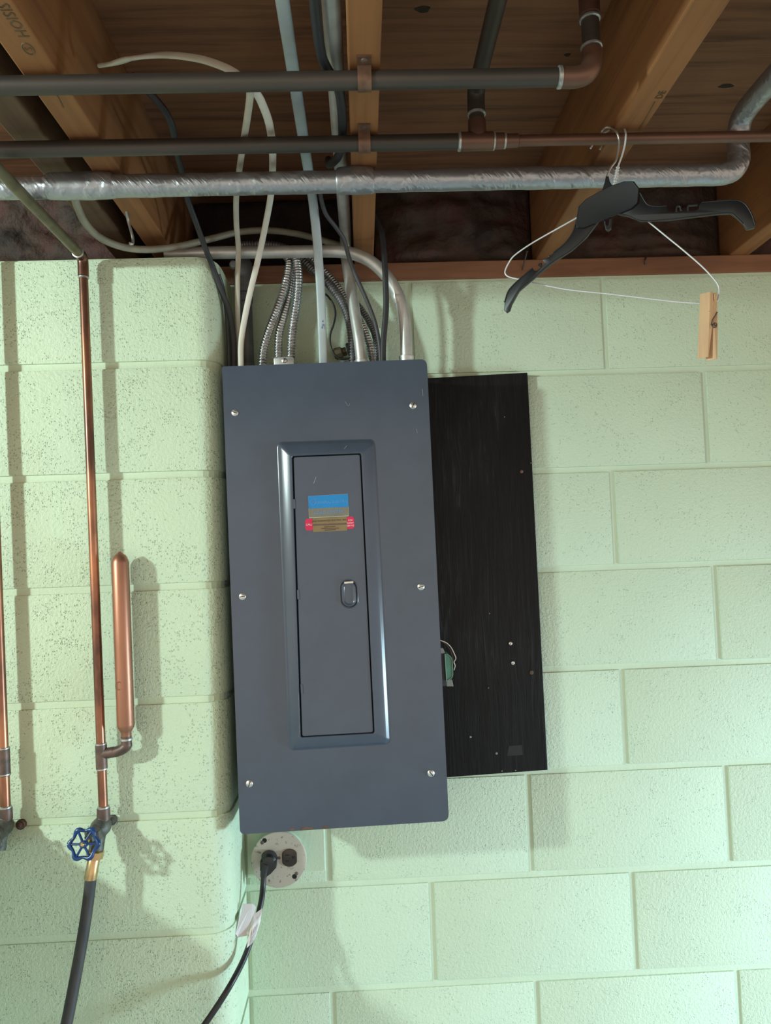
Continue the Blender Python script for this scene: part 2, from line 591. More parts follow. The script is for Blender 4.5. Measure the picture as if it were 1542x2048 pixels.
MR = 0.0036                      # mortar recess
wall_back = st('wall_back', g_box(PX-0.05, 2.6, MR, 0.195, 0.0, TOP), M['mortar'], 'pale green painted concrete block wall behind the panel')
cache = {}
for n in range(0, 9):                                  # courses counted from the top
    z0 = TOP - CO*(n+1)
    if n == 0 or n % 2 == 0:
        xs = [-1.0160+0.4064*k for k in range(0, 8)]
    else:
        xs = [-0.8128+0.4064*k for k in range(0, 7)]
    # head joints: even courses at +-0.2032, odd courses at 0, 0.4064
    for x in xs:
        a, b = max(x, PX+0.001), x+0.4064
        if n == 5 and a < -0.42 and b < -0.39:
            b = -0.4064
        if b-a < 0.03 or a > 1.5:
            continue
        k = (round(b-a, 4), 'b')
        if k not in cache:
            cache[k] = block_mesh(b-a, CO, 0.012, M['wall'])
        o = bpy.data.objects.new('concrete_block', cache[k])
        link(o, wall_back)
        jit = random.uniform(-0.0008, 0.0008)
        o.location = Vector((a, 0.012+jit, z0)) - ORG[wall_back]

v, f = g_box(-3.2, PX-MR, PF+MR, 0.195, 0.0, TOP-0.004)
wall_left = st('wall_left', (v, f), M['mortar_l'], 'projecting coarse green block wall with rounded corner on the left')
# round the mortar corner under the bullnose blocks
bm = bmesh.new()
bm.from_mesh(wall_left.data)
es = [x for x in bm.edges if all(vv.co.x > 1.3 and vv.co.y < -0.1 for vv in x.verts)]
bmesh.ops.bevel(bm, geom=es, offset=0.040, segments=6, profile=0.5, affect='EDGES')
bm.to_mesh(wall_left.data)
bm.free()
for n in range(0, 9):
    z0 = TOP - CO*(n+1)
    for (a, b, bull) in ((PX-0.4064-0.255, PX+J/2, 0.042), (PX-0.4064*2-0.255, PX-0.4064-0.255, 0)):
        k = (round(b-a, 4), 'l', bull)
        if k not in cache:
            cache[k] = block_mesh(b-a, CO, 0.16 if bull else 0.02, M['wall_l'], bull)
        o = bpy.data.objects.new('concrete_block', cache[k])
        link(o, wall_left)
        dp = 0.16 if bull else 0.02
        o.location = Vector((a, PF+dp+random.uniform(-0.0008, 0.0008), z0)) - ORG[wall_left]

# added out-of-frame block standing in for whatever shades the lower left wall
st('shade_blocker', g_box(-1.11, -0.99, -0.85, PF, 0.0, 1.25), M['blocker'], 'added low blocker out of frame, shading the lower left wall')
sill = st('trim_1', g_box(-3.2, 2.6, 0.0, 0.14, TOP, ZJ), M['sill'], 'reddish brown wooden sill plate on top of the block wall', bevel=0.002)
rim = st('trim_2', g_box(-3.2, 2.6, 0.12, 0.158, ZJ, ZS), M['joist_dark'], 'dark rim board closing the joist bays')

# ------------------------------------------------------------------ joists
def joist(name, x0, x1, mat, label, z0=ZJ, y0=-3.0, y1=0.12):
    o = obj(name, *g_box(x0, x1, y0, y1, z0, ZS), mat, bevel=0.0025)
    o['kind'] = 'structure'
    o['label'] = label
    return o

joist('floor_joist', -0.712, -0.668, M['joist'], 'stamped wooden floor joist above the left pipe riser')
joist('floor_joist', -0.800, -0.752, M['joist_dark'], 'older grey brown joist board left of the stamped joist', z0=ZJ+0.014)
joist('floor_joist', -0.3155, -0.2755, M['joist'], 'wooden floor joist with two pipe straps above the panel')
joist('floor_joist', 0.066, 0.110, M['joist'], 'pale wooden floor joist behind the hanger')
joist('floor_joist', 0.478, 0.520, M['joist'], 'wooden floor joist at the right edge')

# ink stamps on the joists
JO = {o['label']: o for o in COL.objects if o.name.startswith('floor_joist')}
jl = JO['stamped wooden floor joist above the left pipe riser']
p = at(26, 42, Z=ZJ-0.0004)
text('ink_stamp', 'SISIOH', p, (0, 1, 0), (1, 0, 0), 0.018, M['ink'], jl)
p = at(56, 98, Z=ZJ-0.0004)
obj('ink_stamp', *g_tube([p+Vector((0.006*math.cos(a*0.524), 0.010*math.sin(a*0.524), 0)) for a in range(13)], 0.0008, 6, 2), M['ink'], jl)
text('ink_stamp', 'S', p, (0, 1, 0), (1, 0, 0), 0.012, M['ink'], jl)
jr = JO['pale wooden floor joist behind the hanger']
p = at(1322, 190, Z=ZJ-0.0004)
text('ink_stamp', 'DE', p, (0, -1, 0), (-1, 0, 0), 0.014, M['ink'], jr)
# long check cracks in the joist undersides
for a, b, par in (((1310, 203), (1278, 258), jr), ((104, 172), (127, 215), jl)):
    q0, q1 = at(*a, Z=ZJ-0.0002), at(*b, Z=ZJ-0.0002)
    obj('crack', *g_tube([q0, (q0+q1)/2+Vector((0.0006, 0, 0)), q1], 0.0007, 6, 3), M['ink'], par)

# ------------------------------------------------------------------ insulation batts
def batt(x0, x1, yf, label, mat, seed, z0=ZJ+0.002, z1=ZS-0.002, amp=0.022):
    nx, nz_ = 46, 26
    V, Fc = [], []
    for j in range(nz_+1):
        for i in range(nx+1):
            u, v_ = i/nx, j/nz_
            x, z = x0+(x1-x0)*u, z0+(z1-z0)*v_
            e = min(1, 6*u, 6*(1-u), 8*v_+0.3, 8*(1-v_)+0.3)
            d = mnoise.noise(Vector((x*9+seed, z*14, seed)))*amp + mnoise.noise(Vector((x*28, z*34+seed, 3)))*amp*0.45
            fold = abs(mnoise.noise(Vector((x*5, z*22, seed+9))))*amp*0.9
            V.append(Vector((x, yf-(d+fold)*e+(1-e)*0.02, z)))
    W = nx+1
    for j in range(nz_):
        for i in range(nx):
            Fc.append((j*W+i, j*W+i+1, (j+1)*W+i+1, (j+1)*W+i))
    n = len(V)
    V += [Vector((x0, 0.118, z0)), Vector((x1, 0.118, z0)), Vector((x1, 0.118, z1)), Vector((x0, 0.118, z1))]
    Fc += [(n+1, n, n+3, n+2), tuple([n]+[n+1]+[i for i in range(nx, -1, -1)]),
           tuple([n+2]+[n+3]+[nz_*W+i for i in range(0, W)])]
    Fc += [tuple([n+3, n]+[j*W for j in range(0, nz_+1)]), tuple([n+1, n+2]+[j*W+nx for j in range(nz_, -1, -1)])]
    o = obj('insulation_batt', V, Fc, mat, None, smooth=True)
    return tag(o, label, 'insulation', 'insulation batts stuffed between the joists')

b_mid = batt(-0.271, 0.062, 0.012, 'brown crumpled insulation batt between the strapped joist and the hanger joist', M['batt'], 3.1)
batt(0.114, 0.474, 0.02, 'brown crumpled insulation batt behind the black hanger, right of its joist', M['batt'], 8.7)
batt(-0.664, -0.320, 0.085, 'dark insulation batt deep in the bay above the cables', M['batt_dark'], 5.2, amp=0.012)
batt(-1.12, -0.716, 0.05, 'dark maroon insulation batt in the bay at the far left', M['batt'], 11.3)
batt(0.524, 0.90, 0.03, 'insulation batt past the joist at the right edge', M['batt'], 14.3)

# knots in the subfloor
for px, py, rx, ry in ((846, 19, 0.011, 0.007), (1452, 172, 0.013, 0.006), (1345, 20, 0.006, 0.012), (1135, 110, 0.005, 0.004)):
    k0 = at(px, py, Z=ZS-0.0004)
    kn = [k0+Vector((rx*math.cos(a)*(1+0.2*math.sin(3*a+px)), ry*math.sin(a), 0)) for a in [2*math.pi*i/18 for i in range(18)]]
    obj('knot', *g_prism(kn, Vector((0, 0, 0.0008))), M['knot'], ceil)

# ------------------------------------------------------------------ pipes along the joists
def pipe_x(p, r, x0, x1, **kw):
    return [Vector((x0, p.y, p.z)), Vector((x1, p.y, p.z))]

R34, R12 = 0.0111, 0.0079
zp = ZJ-0.0125
# upper pipe
p1 = at(771, 160, Z=zp)
e1 = at(1186, 160, p1.y)
t = thing('copper_pipe', (p1.x, p1.y, p1.z), 'dark tarnished upper copper pipe under the joists with elbow at its right end', 'pipe')
x1 = e1.x-0.012
tube('run', [(-1.6, p1.y, zp), (x1-0.014, p1.y, zp)], R34, M['copper_old'], t, res=0, seg=20)
tube('elbow', [(x1-0.030, p1.y, zp), (x1-0.010, p1.y, zp), (x1+0.002, p1.y, zp+0.0035), (x1+0.0095, p1.y, zp+0.012), (x1+0.012, p1.y, zp+0.024), (x1+0.012, p1.y, zp+0.034)], R34+0.0017, M['copper_mid'], t, seg=20)
tube('riser', [(x1+0.012, p1.y, zp+0.030), (x1+0.012, p1.y, ZS)], R34, M['copper_old'], t, res=0, seg=20)
lathe('solder_ring', (x1-0.033, p1.y, zp), (1, 0, 0), [(0, R34), (0.001, R34+0.0022), (0.005, R34+0.0022), (0.006, R34)], M['solder'], t)
lathe('solder_ring', (x1+0.012, p1.y, zp+0.036), (0, 0, 1), [(0, R34), (0.001, R34+0.0022), (0.003, R34+0.0022), (0.005, R34)], M['solder'], t)
lathe('coupling', (x1+0.012, p1.y, zp+0.078), (0, 0, 1), [(0, R34), (0.001, R34+0.0018), (0.034, R34+0.0018), (0.036, R34)], M['copper_mid'], t)
lathe('solder_ring', (x1+0.012, p1.y, zp+0.072), (0, 0, 1), [(0, R34), (0.001, R34+0.002), (0.003, R34+0.002), (0.005, R34)], M['solder'], t)

# middle pipe
p2 = at(771, 286, Z=zp)
tee = at(955, 275, p2.y)
zq = zp
t = thing('copper_pipe', (p2.x, p2.y, zq), 'dark copper pipe under the joists with a tee, narrowing on the right', 'pipe')
tx = tee.x
tube('run', [(-1.6, p2.y, zq), (tx-0.018, p2.y, zq)], R34, M['copper_old'], t, res=0, seg=20)
v, f = merge(g_lathe((tx-0.026, p2.y, zq), (1, 0, 0), [(0, R34), (0.0008, R34+0.0018), (0.0470, R34+0.0018), (0.048, R34)], 20),
             g_lathe((tx, p2.y, zq), (0, 0, 1), [(0, R34), (0.006, R34+0.0018), (0.030, R34+0.0018), (0.031, R34)], 20))
obj('tee', v, f, M['copper_mid'], t, smooth=True, angle=0.7)
lathe('solder_ring', (tx-0.029, p2.y, zq), (1, 0, 0), [(0, R34), (0.001, R34+0.002), (0.004, R34+0.002), (0.005, R34)], M['solder'], t)
lathe('reducer', (tx+0.022, p2.y, zq), (1, 0, 0), [(0, R34), (0.014, R34), (0.020, R12+0.0016), (0.036, R12+0.0016), (0.037, R12)], M['copper_mid'], t)
lathe('solder_ring', (tx+0.021, p2.y, zq), (1, 0, 0), [(0, R34), (0.001, R34+0.0014), (0.003, R34+0.0014), (0.004, R34)], M['solder'], t)
lathe('solder_ring', (tx+0.037, p2.y, zq), (1, 0, 0), [(0, R12+0.002), (0.001, R12+0.003), (0.003, R12+0.003), (0.004, R12+0.0016)], M['solder'], t)
r_end = at(1542, 263, p2.y)
tube('thin_run', [(tx+0.05, p2.y, zq), (1.6, p2.y, zq)], R12, M['copper_mid'], t, res=0, seg=20, label='bright half inch copper pipe')
# branch: up into the joist bay, then towards the viewer
zb = zq+0.075
tube('branch', [(tx, p2.y, zq+0.028), (tx, p2.y, zb-0.016), (tx, p2.y-0.005, zb-0.004), (tx, p2.y-0.016, zb), (tx, p2.y-0.05, zb), (tx, -2.4, zb)], R34, M['copper_old'], t, seg=18)
tube('elbow', [(tx, p2.y, zb-0.034), (tx, p2.y, zb-0.016), (tx, p2.y-0.005, zb-0.004), (tx, p2.y-0.016, zb), (tx, p2.y-0.034, zb)], R34+0.0016, M['copper_old'], t, seg=18)
lathe('solder_ring', (tx, p2.y, zb-0.037), (0, 0, 1), [(0, R34), (0.001, R34+0.0022), (0.003, R34+0.0022), (0.004, R34)], M['solder'], t)
lathe('solder_ring', (tx, p2.y-0.034, zb), (0, -1, 0), [(0, R34), (0.001, R34+0.0022), (0.003, R34+0.0022), (0.004, R34)], M['solder'], t)

# straps fixing the two pipes to the joist
def strap(pc, label):
    xc = -0.2955
    t = thing('pipe_strap', (xc, pc.y, zp), label, 'strap', 'copper pipe straps on the joist')
    hw = 0.0085
    prof = []
    ro, ri = R34+0.0022, R34+0.0006
    def arc(r):
        o = [(-r-0.011, ZJ-0.0005-(0.0016 if r == ro else 0))]
        o += [(-r, ZJ-0.0005-(0.0016 if r == ro else 0))] if False else []
        for k in range(0, 13):
            a = math.pi + math.pi*k/12
            o.append((r*math.cos(a), zp+r*math.sin(a)))
        o.append((r, ZJ-0.0005))
        return o
    pts_o = [(-ro-0.016, ZJ-0.0022), (-ro, ZJ-0.0022)] + [(ro*math.cos(math.pi+math.pi*k/12), zp+ro*math.sin(math.pi+math.pi*k/12)) for k in range(13)] + [(ro, ZJ-0.0002)]
    pts_i = [(-ri-0.0176, ZJ-0.0002), (-ri, ZJ-0.0002)] + [(ri*math.cos(math.pi+math.pi*k/12), zp+ri*math.sin(math.pi+math.pi*k/12)) for k in range(13)] + [(ri, ZJ-0.0002)]
    n = len(pts_o)
    loops = []
    V, Fc = [], []
    for x in (xc-hw, xc+hw):
        V += [(x, pc.y+a, b) for a, b in pts_o] + [(x, pc.y+a, b) for a, b in pts_i]
    o2 = 2*n
    for k in range(n-1):
        Fc += [(k, k+1, n+k+1, n+k), (o2+k, o2+n+k, o2+n+k+1, o2+k+1), (k, o2+k, o2+k+1, k+1), (n+k, n+k+1, o2+n+k+1, o2+n+k)]
    Fc += [(0, n, o2+n, o2), (n-1, o2+n-1, o2+2*n-1, 2*n-1)]
    obj('band', V, Fc, M['strap'], t, smooth=True, angle=0.6)
    lathe('nail_head', (xc, pc.y-ro-0.009, ZJ-0.002), (0, 0, -1), [(0, 0.0042), (0.0012, 0.004), (0.0018, 0.0025)], M['fitting'], t, 12)
    return t
strap(p1, 'copper strap holding the upper dark pipe to the joist')
strap(p2, 'copper strap holding the lower dark pipe to the joist')

# duct taped pipe
RT = 0.0168
zt = ZJ-0.0205
p3 = at(771, 362, Z=zt)
te = at(1478, 357, p3.y)
t = thing('taped_pipe', (p3.x, p3.y, zt), 'pipe wrapped in silver duct tape running below the joists and turning up at the right', 'pipe')
rng = random.Random(4)
def tape_r(s, L):
    x = -1.6+s
    r = RT + 0.0007*mnoise.noise(Vector((s*22, 0, 0)))
    return r
xe = te.x-0.016
pts = [Vector((-1.6, p3.y, zt)), Vector((xe-0.05, p3.y, zt)), Vector((xe-0.018, p3.y, zt)), Vector((xe+0.005, p3.y, zt+0.005)),
       Vector((xe+0.017, p3.y, zt+0.022)), Vector((xe+0.018, p3.y, zt+0.045)), Vector((xe+0.018, p3.y-0.002, zt+0.065)),
       Vector((xe+0.018, p3.y-0.016, zt+0.083)), Vector((xe+0.018, p3.y-0.045, zt+0.088)), Vector((xe+0.018, -1.6, zt+0.088))]
path = resample(catmull(pts, 14), 0.0035)
v, f = g_tube(path, tape_r, 28, 0)
v = [q + Vector((0, mnoise.noise(q*60), mnoise.noise(q*60+Vector((9, 0, 0)))))*0.0004 for q in v]
obj('tape_wrap', v, f, M['foil'], t, smooth=True)
def patch(xa, xb, up, name='tape_patch', th=0.0022):
    n = 30
    V, Fc = [], []
    seg = 28
    for i in range(n+1):
        u = i/n
        x = xa+(xb-xa)*u
        for k in range(seg):
            a = 2*math.pi*k/seg
            e = math.sin(math.pi*min(1, max(0, u)))**0.25 if 0 < u < 1 else 0.0
            r = RT + th*e + 0.0008*mnoise.noise(Vector((x*60, a*1.5, 2)))
            z = math.sin(a)
            r += up*e*max(0, z)**2*(0.7+0.6*mnoise.noise(Vector((x*25, a, 5))))
            V.append(Vector((x, p3.y+r*math.cos(a), zt+r*z)))
    for i in range(n):
        for k in range(seg):
            k2 = (k+1) % seg
            Fc.append((i*seg+k, i*seg+k2, (i+1)*seg+k2, (i+1)*seg+k))
    return obj(name, V, Fc, M['foil'], t, smooth=True)
patch(at(92, 362, p3.y).x, at(230, 362, p3.y).x, 0.005)
patch(at(672, 362, p3.y).x, at(748, 362, p3.y).x, 0.006)

# ------------------------------------------------------------------ left risers, air chamber, valves and hose
YP = PF-0.027
def vtop(px, py):
    return at(px, py, YP)
a0, a1 = vtop(166.5, 545), vtop(206.5, 1612)
def on_riser(py):
    t_ = (py-545)/(1612-545)
    q = vtop(166.5+40*t_, py)
    return q
zt0 = a0.z
t = thing('water_pipe', a1, 'copper riser on the green wall with a fat capped side chamber', 'pipe')
zd = at(168, 519, YP).z+0.004
tube('overhead_run', [Vector((a0.x, YP-0.012, zd)), Vector((a0.x, -1.8, zd))], 0.0087, M['brasspipe'], t, res=0, seg=16, label='greenish old pipe coming in overhead')
tube('elbow', [Vector((a0.x, YP-0.022, zd)), Vector((a0.x, YP-0.010, zd)), Vector((a0.x, YP-0.002, zd-0.005)), Vector((a0.x, YP, zd-0.014)), on_riser(553)], R12+0.0016, M['copper'], t, seg=16)
lathe('solder_ring', Vector((a0.x, YP-0.022, zd)), (0, -1, 0), [(0, R12), (0.001, R12+0.0025), (0.003, R12+0.0025), (0.004, R12)], M['solder'], t)
lathe('solder_ring', on_riser(553), (0, 0, -1), [(0, R12), (0.001, R12+0.0018), (0.003, R12+0.0018), (0.004, R12)], M['solder'], t)
tube('riser_tube', [on_riser(548), on_riser(1080), on_riser(1626)], R12, M['copper'], t, seg=20, res=6)
ct, cb = on_riser(1488), on_riser(1537)
dn = (cb-ct).normalized()
L = (cb-ct).length
mid = on_riser(1508)
ac0, ac1 = vtop(252.5, 1472), vtop(239.5, 1101)
elb = vtop(253, 1500)
v, f = merge(g_lathe(ct, dn, [(0, R12), (0.0006, R12+0.0018), (L-0.0006, R12+0.0018), (L, R12)], 20),
             g_tube([mid, mid+(elb-mid)*0.5], R12+0.0014, 18, 0))
obj('tee', v, f, M['fitting'], t, smooth=True, angle=0.8)
for q in (ct, cb):
    lathe('solder_ring', q-dn*0.002, dn, [(0, R12), (0.0008, R12+0.0017), (0.0035, R12+0.0017), (0.0045, R12)], M['solder'], t)
up = (ac1-ac0).normalized()
e_pts = [mid+(elb-mid)*0.42, mid+(elb-mid)*0.62, elb-Vector((0.006, 0, -0.002)), elb+Vector((0.0005, 0, 0.008)), ac0-up*0.012, ac0]
tube('elbow', e_pts, R12+0.0012, M['fitting'], t, seg=18)
lathe('solder_ring', ac0-up*0.008, up, [(0, R12+0.001), (0.001, R12+0.0024), (0.004, R12+0.0024), (0.005, R12+0.001)], M['solder'], t)
La = (ac1-ac0).length
RA = 0.0150
ch = lathe('air_chamber', ac0-up*0.004, up, [(0, R12+0.0008), (0.010, R12+0.001), (0.014, R12+0.003), (0.019, RA-0.001), (0.024, RA), (La-0.018, RA), (La-0.013, RA-0.0012), (La-0.006, RA*0.72), (La-0.001, RA*0.35), (La+0.002, 0.002)], M['copper_air'], t, 28, label='fat capped copper air chamber')
# pencilled C on the chamber
cc = vtop(243, 1369)+Vector((0, -RA-0.0003, 0))
tube('letter_mark', [cc+Vector((0.006*math.cos(a), 0.0016*math.cos(a)**2, 0.007*math.sin(a))) for a in (0.9, 1.5, 2.2, 3.0, 3.7, 4.3, 5.2)], 0.0004, M['ink'], ch, seg=6)

def valve(base, wheel_px, dv, label, label_t, outlet_px):
    """boiler drain: socket, slanted body, bonnet, blue wheel"""
    t = thing('drain_valve', base, label, 'valve', label_t)
    lathe('socket', base+Vector((0, 0, 0.006)), (0, 0, -1), [(0, R12), (0.001, R12+0.003), (0.020, R12+0.0035), (0.021, R12)], M['fitting'], t)
    lathe('solder_ring', base+Vector((0, 0, 0.009)), (0, 0, -1), [(0, R12), (0.001, R12+0.0022), (0.004, R12+0.0022), (0.005, R12)], M['solder'], t)
    c = base+Vector((-0.004, -0.004, -0.026))
    wc = at(wheel_px[0], wheel_px[1], YP-0.050)
    ax = (wc-c).normalized()
    v, f = merge(g_lathe(c-ax*0.018, ax, [(0, 0.007), (0.004, 0.013), (0.012, 0.0165), (0.024, 0.0165), (0.030, 0.013), (0.034, 0.0125)], 20),
                 g_lathe(base+Vector((0, 0, -0.010)), (c-base-Vector((0, 0, -0.010))), [(0, 0.0105), (0.02, 0.013)], 16),
                 g_tube([c, c+Vector((-0.004, -0.003, -0.018)), at(outlet_px[0], outlet_px[1]-14, YP-0.012)], 0.0125, 16, 4))
    body = obj('body', v, f, M['bronze'], t, smooth=True, angle=0.8)
    lathe('bonnet_nut', c+ax*0.014, ax, [(0, 0.0145), (0.002, 0.0155), (0.012, 0.0155), (0.014, 0.010), (0.022, 0.008)], M['bronze'], t, 6, angle=0.2)
    lathe('stem', c+ax*0.03, ax, [(0, 0.004), ((wc-c).length-0.026, 0.004), ((wc-c).length-0.024, 0.0032)], M['brass'], t, 12)
    # wheel: lobed rim, six spokes, hub
    nrm = (ax*0.35+(CAM-wc).normalized()*0.8+Vector((-0.25, 0, 0.05))).normalized()
    u = nrm.cross(Vector((0, 0, 1))).normalized()
    w_ = nrm.cross(u)
    wh = thing_part('hand_wheel', t, wc)
    rim = []
    for k in range(48):
        a = 2*math.pi*k/48
        rr = 0.0225+0.0022*math.cos(6*a)
        rim.append(wc+u*rr*math.cos(a)+w_*rr*math.sin(a))
    rim.append(rim[0])
    V, Fc = g_tube(rim, lambda s, L_: 0.0034+0.0009*math.cos(6*2*math.pi*s/L_), 10, 0, cap=False)
    gs = [(V, Fc)]
    for k in range(6):
        a = 2*math.pi*k/6
        gs.append(g_tube([wc+nrm*0.002, wc+(u*math.cos(a)+w_*math.sin(a))*0.0235], 0.0020, 8, 0))
    gs.append(g_lathe(wc-nrm*0.004, nrm, [(0, 0.006), (0.008, 0.0065), (0.010, 0.005)], 14))
    V, Fc = merge(*gs)
    o = obj('hand_wheel', V, Fc, M['blue'] if 'blue' in label else M['bronze'], t, smooth=True, angle=0.9, label='lobed valve wheel')
    lathe('wheel_screw', wc+nrm*0.005, nrm, [(0, 0.0036), (0.002, 0.0036), (0.0035, 0.0022)], M['brass'], t, 12)
    return t

def thing_part(*a):
    return None

b1 = on_riser(1622)
valve(b1, (168, 1688), 0, 'bronze drain valve with blue hand wheel at the foot of the copper riser', 'drain valves', (192, 1716))
# hose fitting + hose
t = thing('garden_hose', at(133, 2046, YP-0.05), 'black rubber hose with brass coupling hanging from the blue valve', 'hose')
h0 = at(193, 1700, YP-0.016)
h1 = at(187, 1722, YP-0.020)
h2 = at(183, 1745, YP-0.022)
axh = (h2-h1).normalized()
lathe('swivel_nut', h1-axh*0.017, axh, [(0, 0.0135), (0.001, 0.0150), (0.012, 0.0150), (0.013, 0.0115)], M['brass'], t, 8, angle=0.3)
lathe('ferrule', h1-axh*0.005, axh, [(0, 0.0092), (0.002, 0.0104), (0.016, 0.0101), (0.018, 0.0106), (0.034, 0.0105), (0.035, 0.0096)], M['brass'], t, 16)
tube('hose_tube', P([(183.5, 1738, YP-0.022), (178, 1790, YP-0.024), (168, 1860, YP-0.030), (152, 1950, YP-0.042), (133, 2048, YP-0.060), (112, 2140, YP-0.08)]), 0.0095, M['hose'], t, seg=18)

# wall anchor bolt beside each valve foot
# second riser at the frame's left edge
def on2(py):
    t_ = (py-960)/(1640-960)
    return vtop(-13+25*t_, py)
t = thing('water_pipe', on2(1640), 'copper riser cut by the left edge of the picture', 'pipe')
tube('riser_tube', [on2(380), on2(1000), on2(1626)], R12+0.0006, M['copper'], t, seg=18, res=4)
lathe('coupling', on2(1496), (on2(1550)-on2(1496)), [(0, R12), (0.001, R12+0.0024), (0.047, R12+0.0024), (0.048, R12)], M['fitting'], t)
for py in (1494, 1546):
    lathe('solder_ring', on2(py), (on2(1550)-on2(1496)), [(0, R12), (0.001, R12+0.003), (0.003, R12+0.003), (0.004, R12)], M['solder'], t)
tube('overhead_run', [on2(380)+Vector((0, 0, 0)), on2(380)+Vector((0, -0.9, 0))], R12+0.0006, M['brasspipe'], t, res=0, seg=16)
valve(on2(1622), (-30, 1690), 0, 'grimy bronze drain valve cut by the left edge of the picture', 'drain valves', (-4, 1716))
# wall bolts on the mortar line beside the valves
for px, py, lb in ((42, 1649, 'rusty bolt head in the wall right of the left edge valve'), (224, 1640, 'dark bolt in the wall right of the blue wheeled valve')):
    q = at(px, py, PF)
    o = lathe('wall_bolt', q+Vector((0, 0.006, 0)), (0, -1, 0), [(0, 0.009), (0.008, 0.009), (0.009, 0.0065), (0.013, 0.006), (0.014, 0.004)], M['bronze'] if px > 100 else M['fitting'], None, 10)
    tag(o, lb, 'bolt')

# ------------------------------------------------------------------ black plywood board
YB = -0.016
q = lambda px, py, Y: at(px, py, Y)
br_t, br_b = q(1055, 745, YB), q(1095.5, 1540, YB)
bl_b = q(880, 1556, YB)
lean = (br_t.x-br_b.x)/(br_t.z-br_b.z)
dxz = Vector((-0.36, 0, (bl_b.z-br_b.z)/(bl_b.x-br_b.x)*-0.36))
poly = [br_t, br_b, br_b+dxz, br_t+dxz]
bt = thing('plywood_board', (br_b.x-0.18, YB, br_b.z), 'black stained plywood backboard behind the right side of the panel', 'board')
v, f = g_prism([Vector((p_.x, YB, p_.z)) for p_ in poly], Vector((0, 0.0155, 0)))
obj('board', v, f, M['board'], bt, bevel=0.001)
def screw(p_, r, parent, ang=0.4, name='screw', mat=None, ax=Vector((0, -1, 0))):
    h = lathe(name, p_, ax, [(-0.002, r*0.9), (0, r), (0.0009, r*0.97), (r*0.33, r*0.72), (r*0.42, r*0.3)], mat or M['steel'], parent, 20, angle=0.5)
    d = Vector((math.cos(ang), 0, math.sin(ang)))
    n_ = Vector((-math.sin(ang), 0, math.cos(ang)))
    c = p_+ax*(r*0.40)
    hw, L_ = r*0.11, r*0.80
    pl = [c+d*L_+n_*hw, c-d*L_+n_*hw, c-d*L_-n_*hw, c+d*L_-n_*hw]
    obj('slot', *g_prism(pl, ax*0.0005), M['gap'], h)
    return h
screw(q(1021, 1287, YB), 0.0036, bt, 0.9)
screw(q(1026, 1326, YB), 0.0036, bt, 0.2)
lathe('nail_head', q(1043, 943, YB), (0, -1, 0), [(0, 0.0035), (0.001, 0.0034), (0.0015, 0.002)], M['fitting'], bt, 12)
lathe('nail_head', q(1063, 1345, YB), (0, -1, 0), [(0, 0.004), (0.001, 0.004), (0.0015, 0.002)], M['rust'], bt, 12)
for px, py, r in ((977, 1376, 0.0012), (941, 1474, 0.0022), (1009, 834, 0.0012), (1062, 926, 0.0013), (993, 1507, 0.0025), (1004, 1542, 0.0014), (1031, 1541, 0.0014), (979, 1227, 0.0012)):
    lathe('paint_fleck', q(px, py, YB), (0, -1, 0), [(0, r), (0.0003, r*0.8)], M['dev_grey'], bt, 7)
# lighter rectangle scar
sc = [q(x, y, YB-0.0002) for x, y in ((1018, 1492), (1044, 1490), (1046, 1510), (1014, 1512))]
obj('scuff', *g_prism(sc, Vector((0, 0.0001, 0))), M['scuff'], bt)

# ------------------------------------------------------------------ small transformer between panel and board
t = thing('bell_transformer', q(896, 1372, -0.06), 'small green bell transformer with thin wires peeking out beside the panel', 'transformer')
gp = [q(x, y, -0.075) for x, y in ((889.5, 1308), (895, 1309), (900.5, 1313), (904, 1320), (905.5, 1350), (902, 1357), (893, 1362))]
obj('case', *g_prism(gp, Vector((0, 0.05, 0))), M['green_dev'], t, bevel=0.0008)
eg = [q(x, y, -0.0755) for x, y in ((889.5, 1308), (893, 1362))]
tube('edge_band', [eg[0], eg[1]], 0.0008, M['dev_edge'], t, res=0, seg=6)
tube('edge_band', [q(x, y, -0.0755) for x, y in ((889.5, 1308), (895, 1309), (900.5, 1313), (904, 1320), (905.5, 1350), (902, 1357), (893, 1362))], 0.0007, M['dev_edge'], t, seg=6, res=3)
dk = [q(x, y, -0.07) for x, y in ((876, 1306), (890, 1306), (893.5, 1372), (879, 1373))]
obj('core', *g_prism(dk, Vector((0, 0.05, 0))), M['panel_box'], t, bevel=0.0008)
fl = [q(x, y, -0.07) for x, y in ((893, 1361), (904, 1359), (907, 1373), (893.5, 1373))]
obj('mounting_foot', *g_prism(fl, Vector((0, 0.02, 0))), M['dev_grey'], t, bevel=0.0006)
fl = [q(x, y, -0.072) for x, y in ((878, 1296), (886, 1296), (890, 1306), (880, 1308))]
obj('bushing', *g_prism(fl, Vector((0, 0.02, 0))), M['dev_grey'], t, bevel=0.0006)
tube('lead_wire', P([(868, 1278, -0.07), (881, 1281, -0.07), (893, 1286, -0.068), (902, 1295, -0.066), (909, 1309, -0.064), (911.5, 1317, -0.062), (908, 1324, -0.06), (910, 1331, -0.056), (908, 1340, -0.05)]), 0.0010, M['peach'], t, seg=8)
tube('lead_wire', P([(884, 1283, -0.062), (893, 1290, -0.062), (901, 1302, -0.062), (906, 1318, -0.06), (906, 1326, -0.056)]), 0.0009, M['fitting'], t, seg=8)

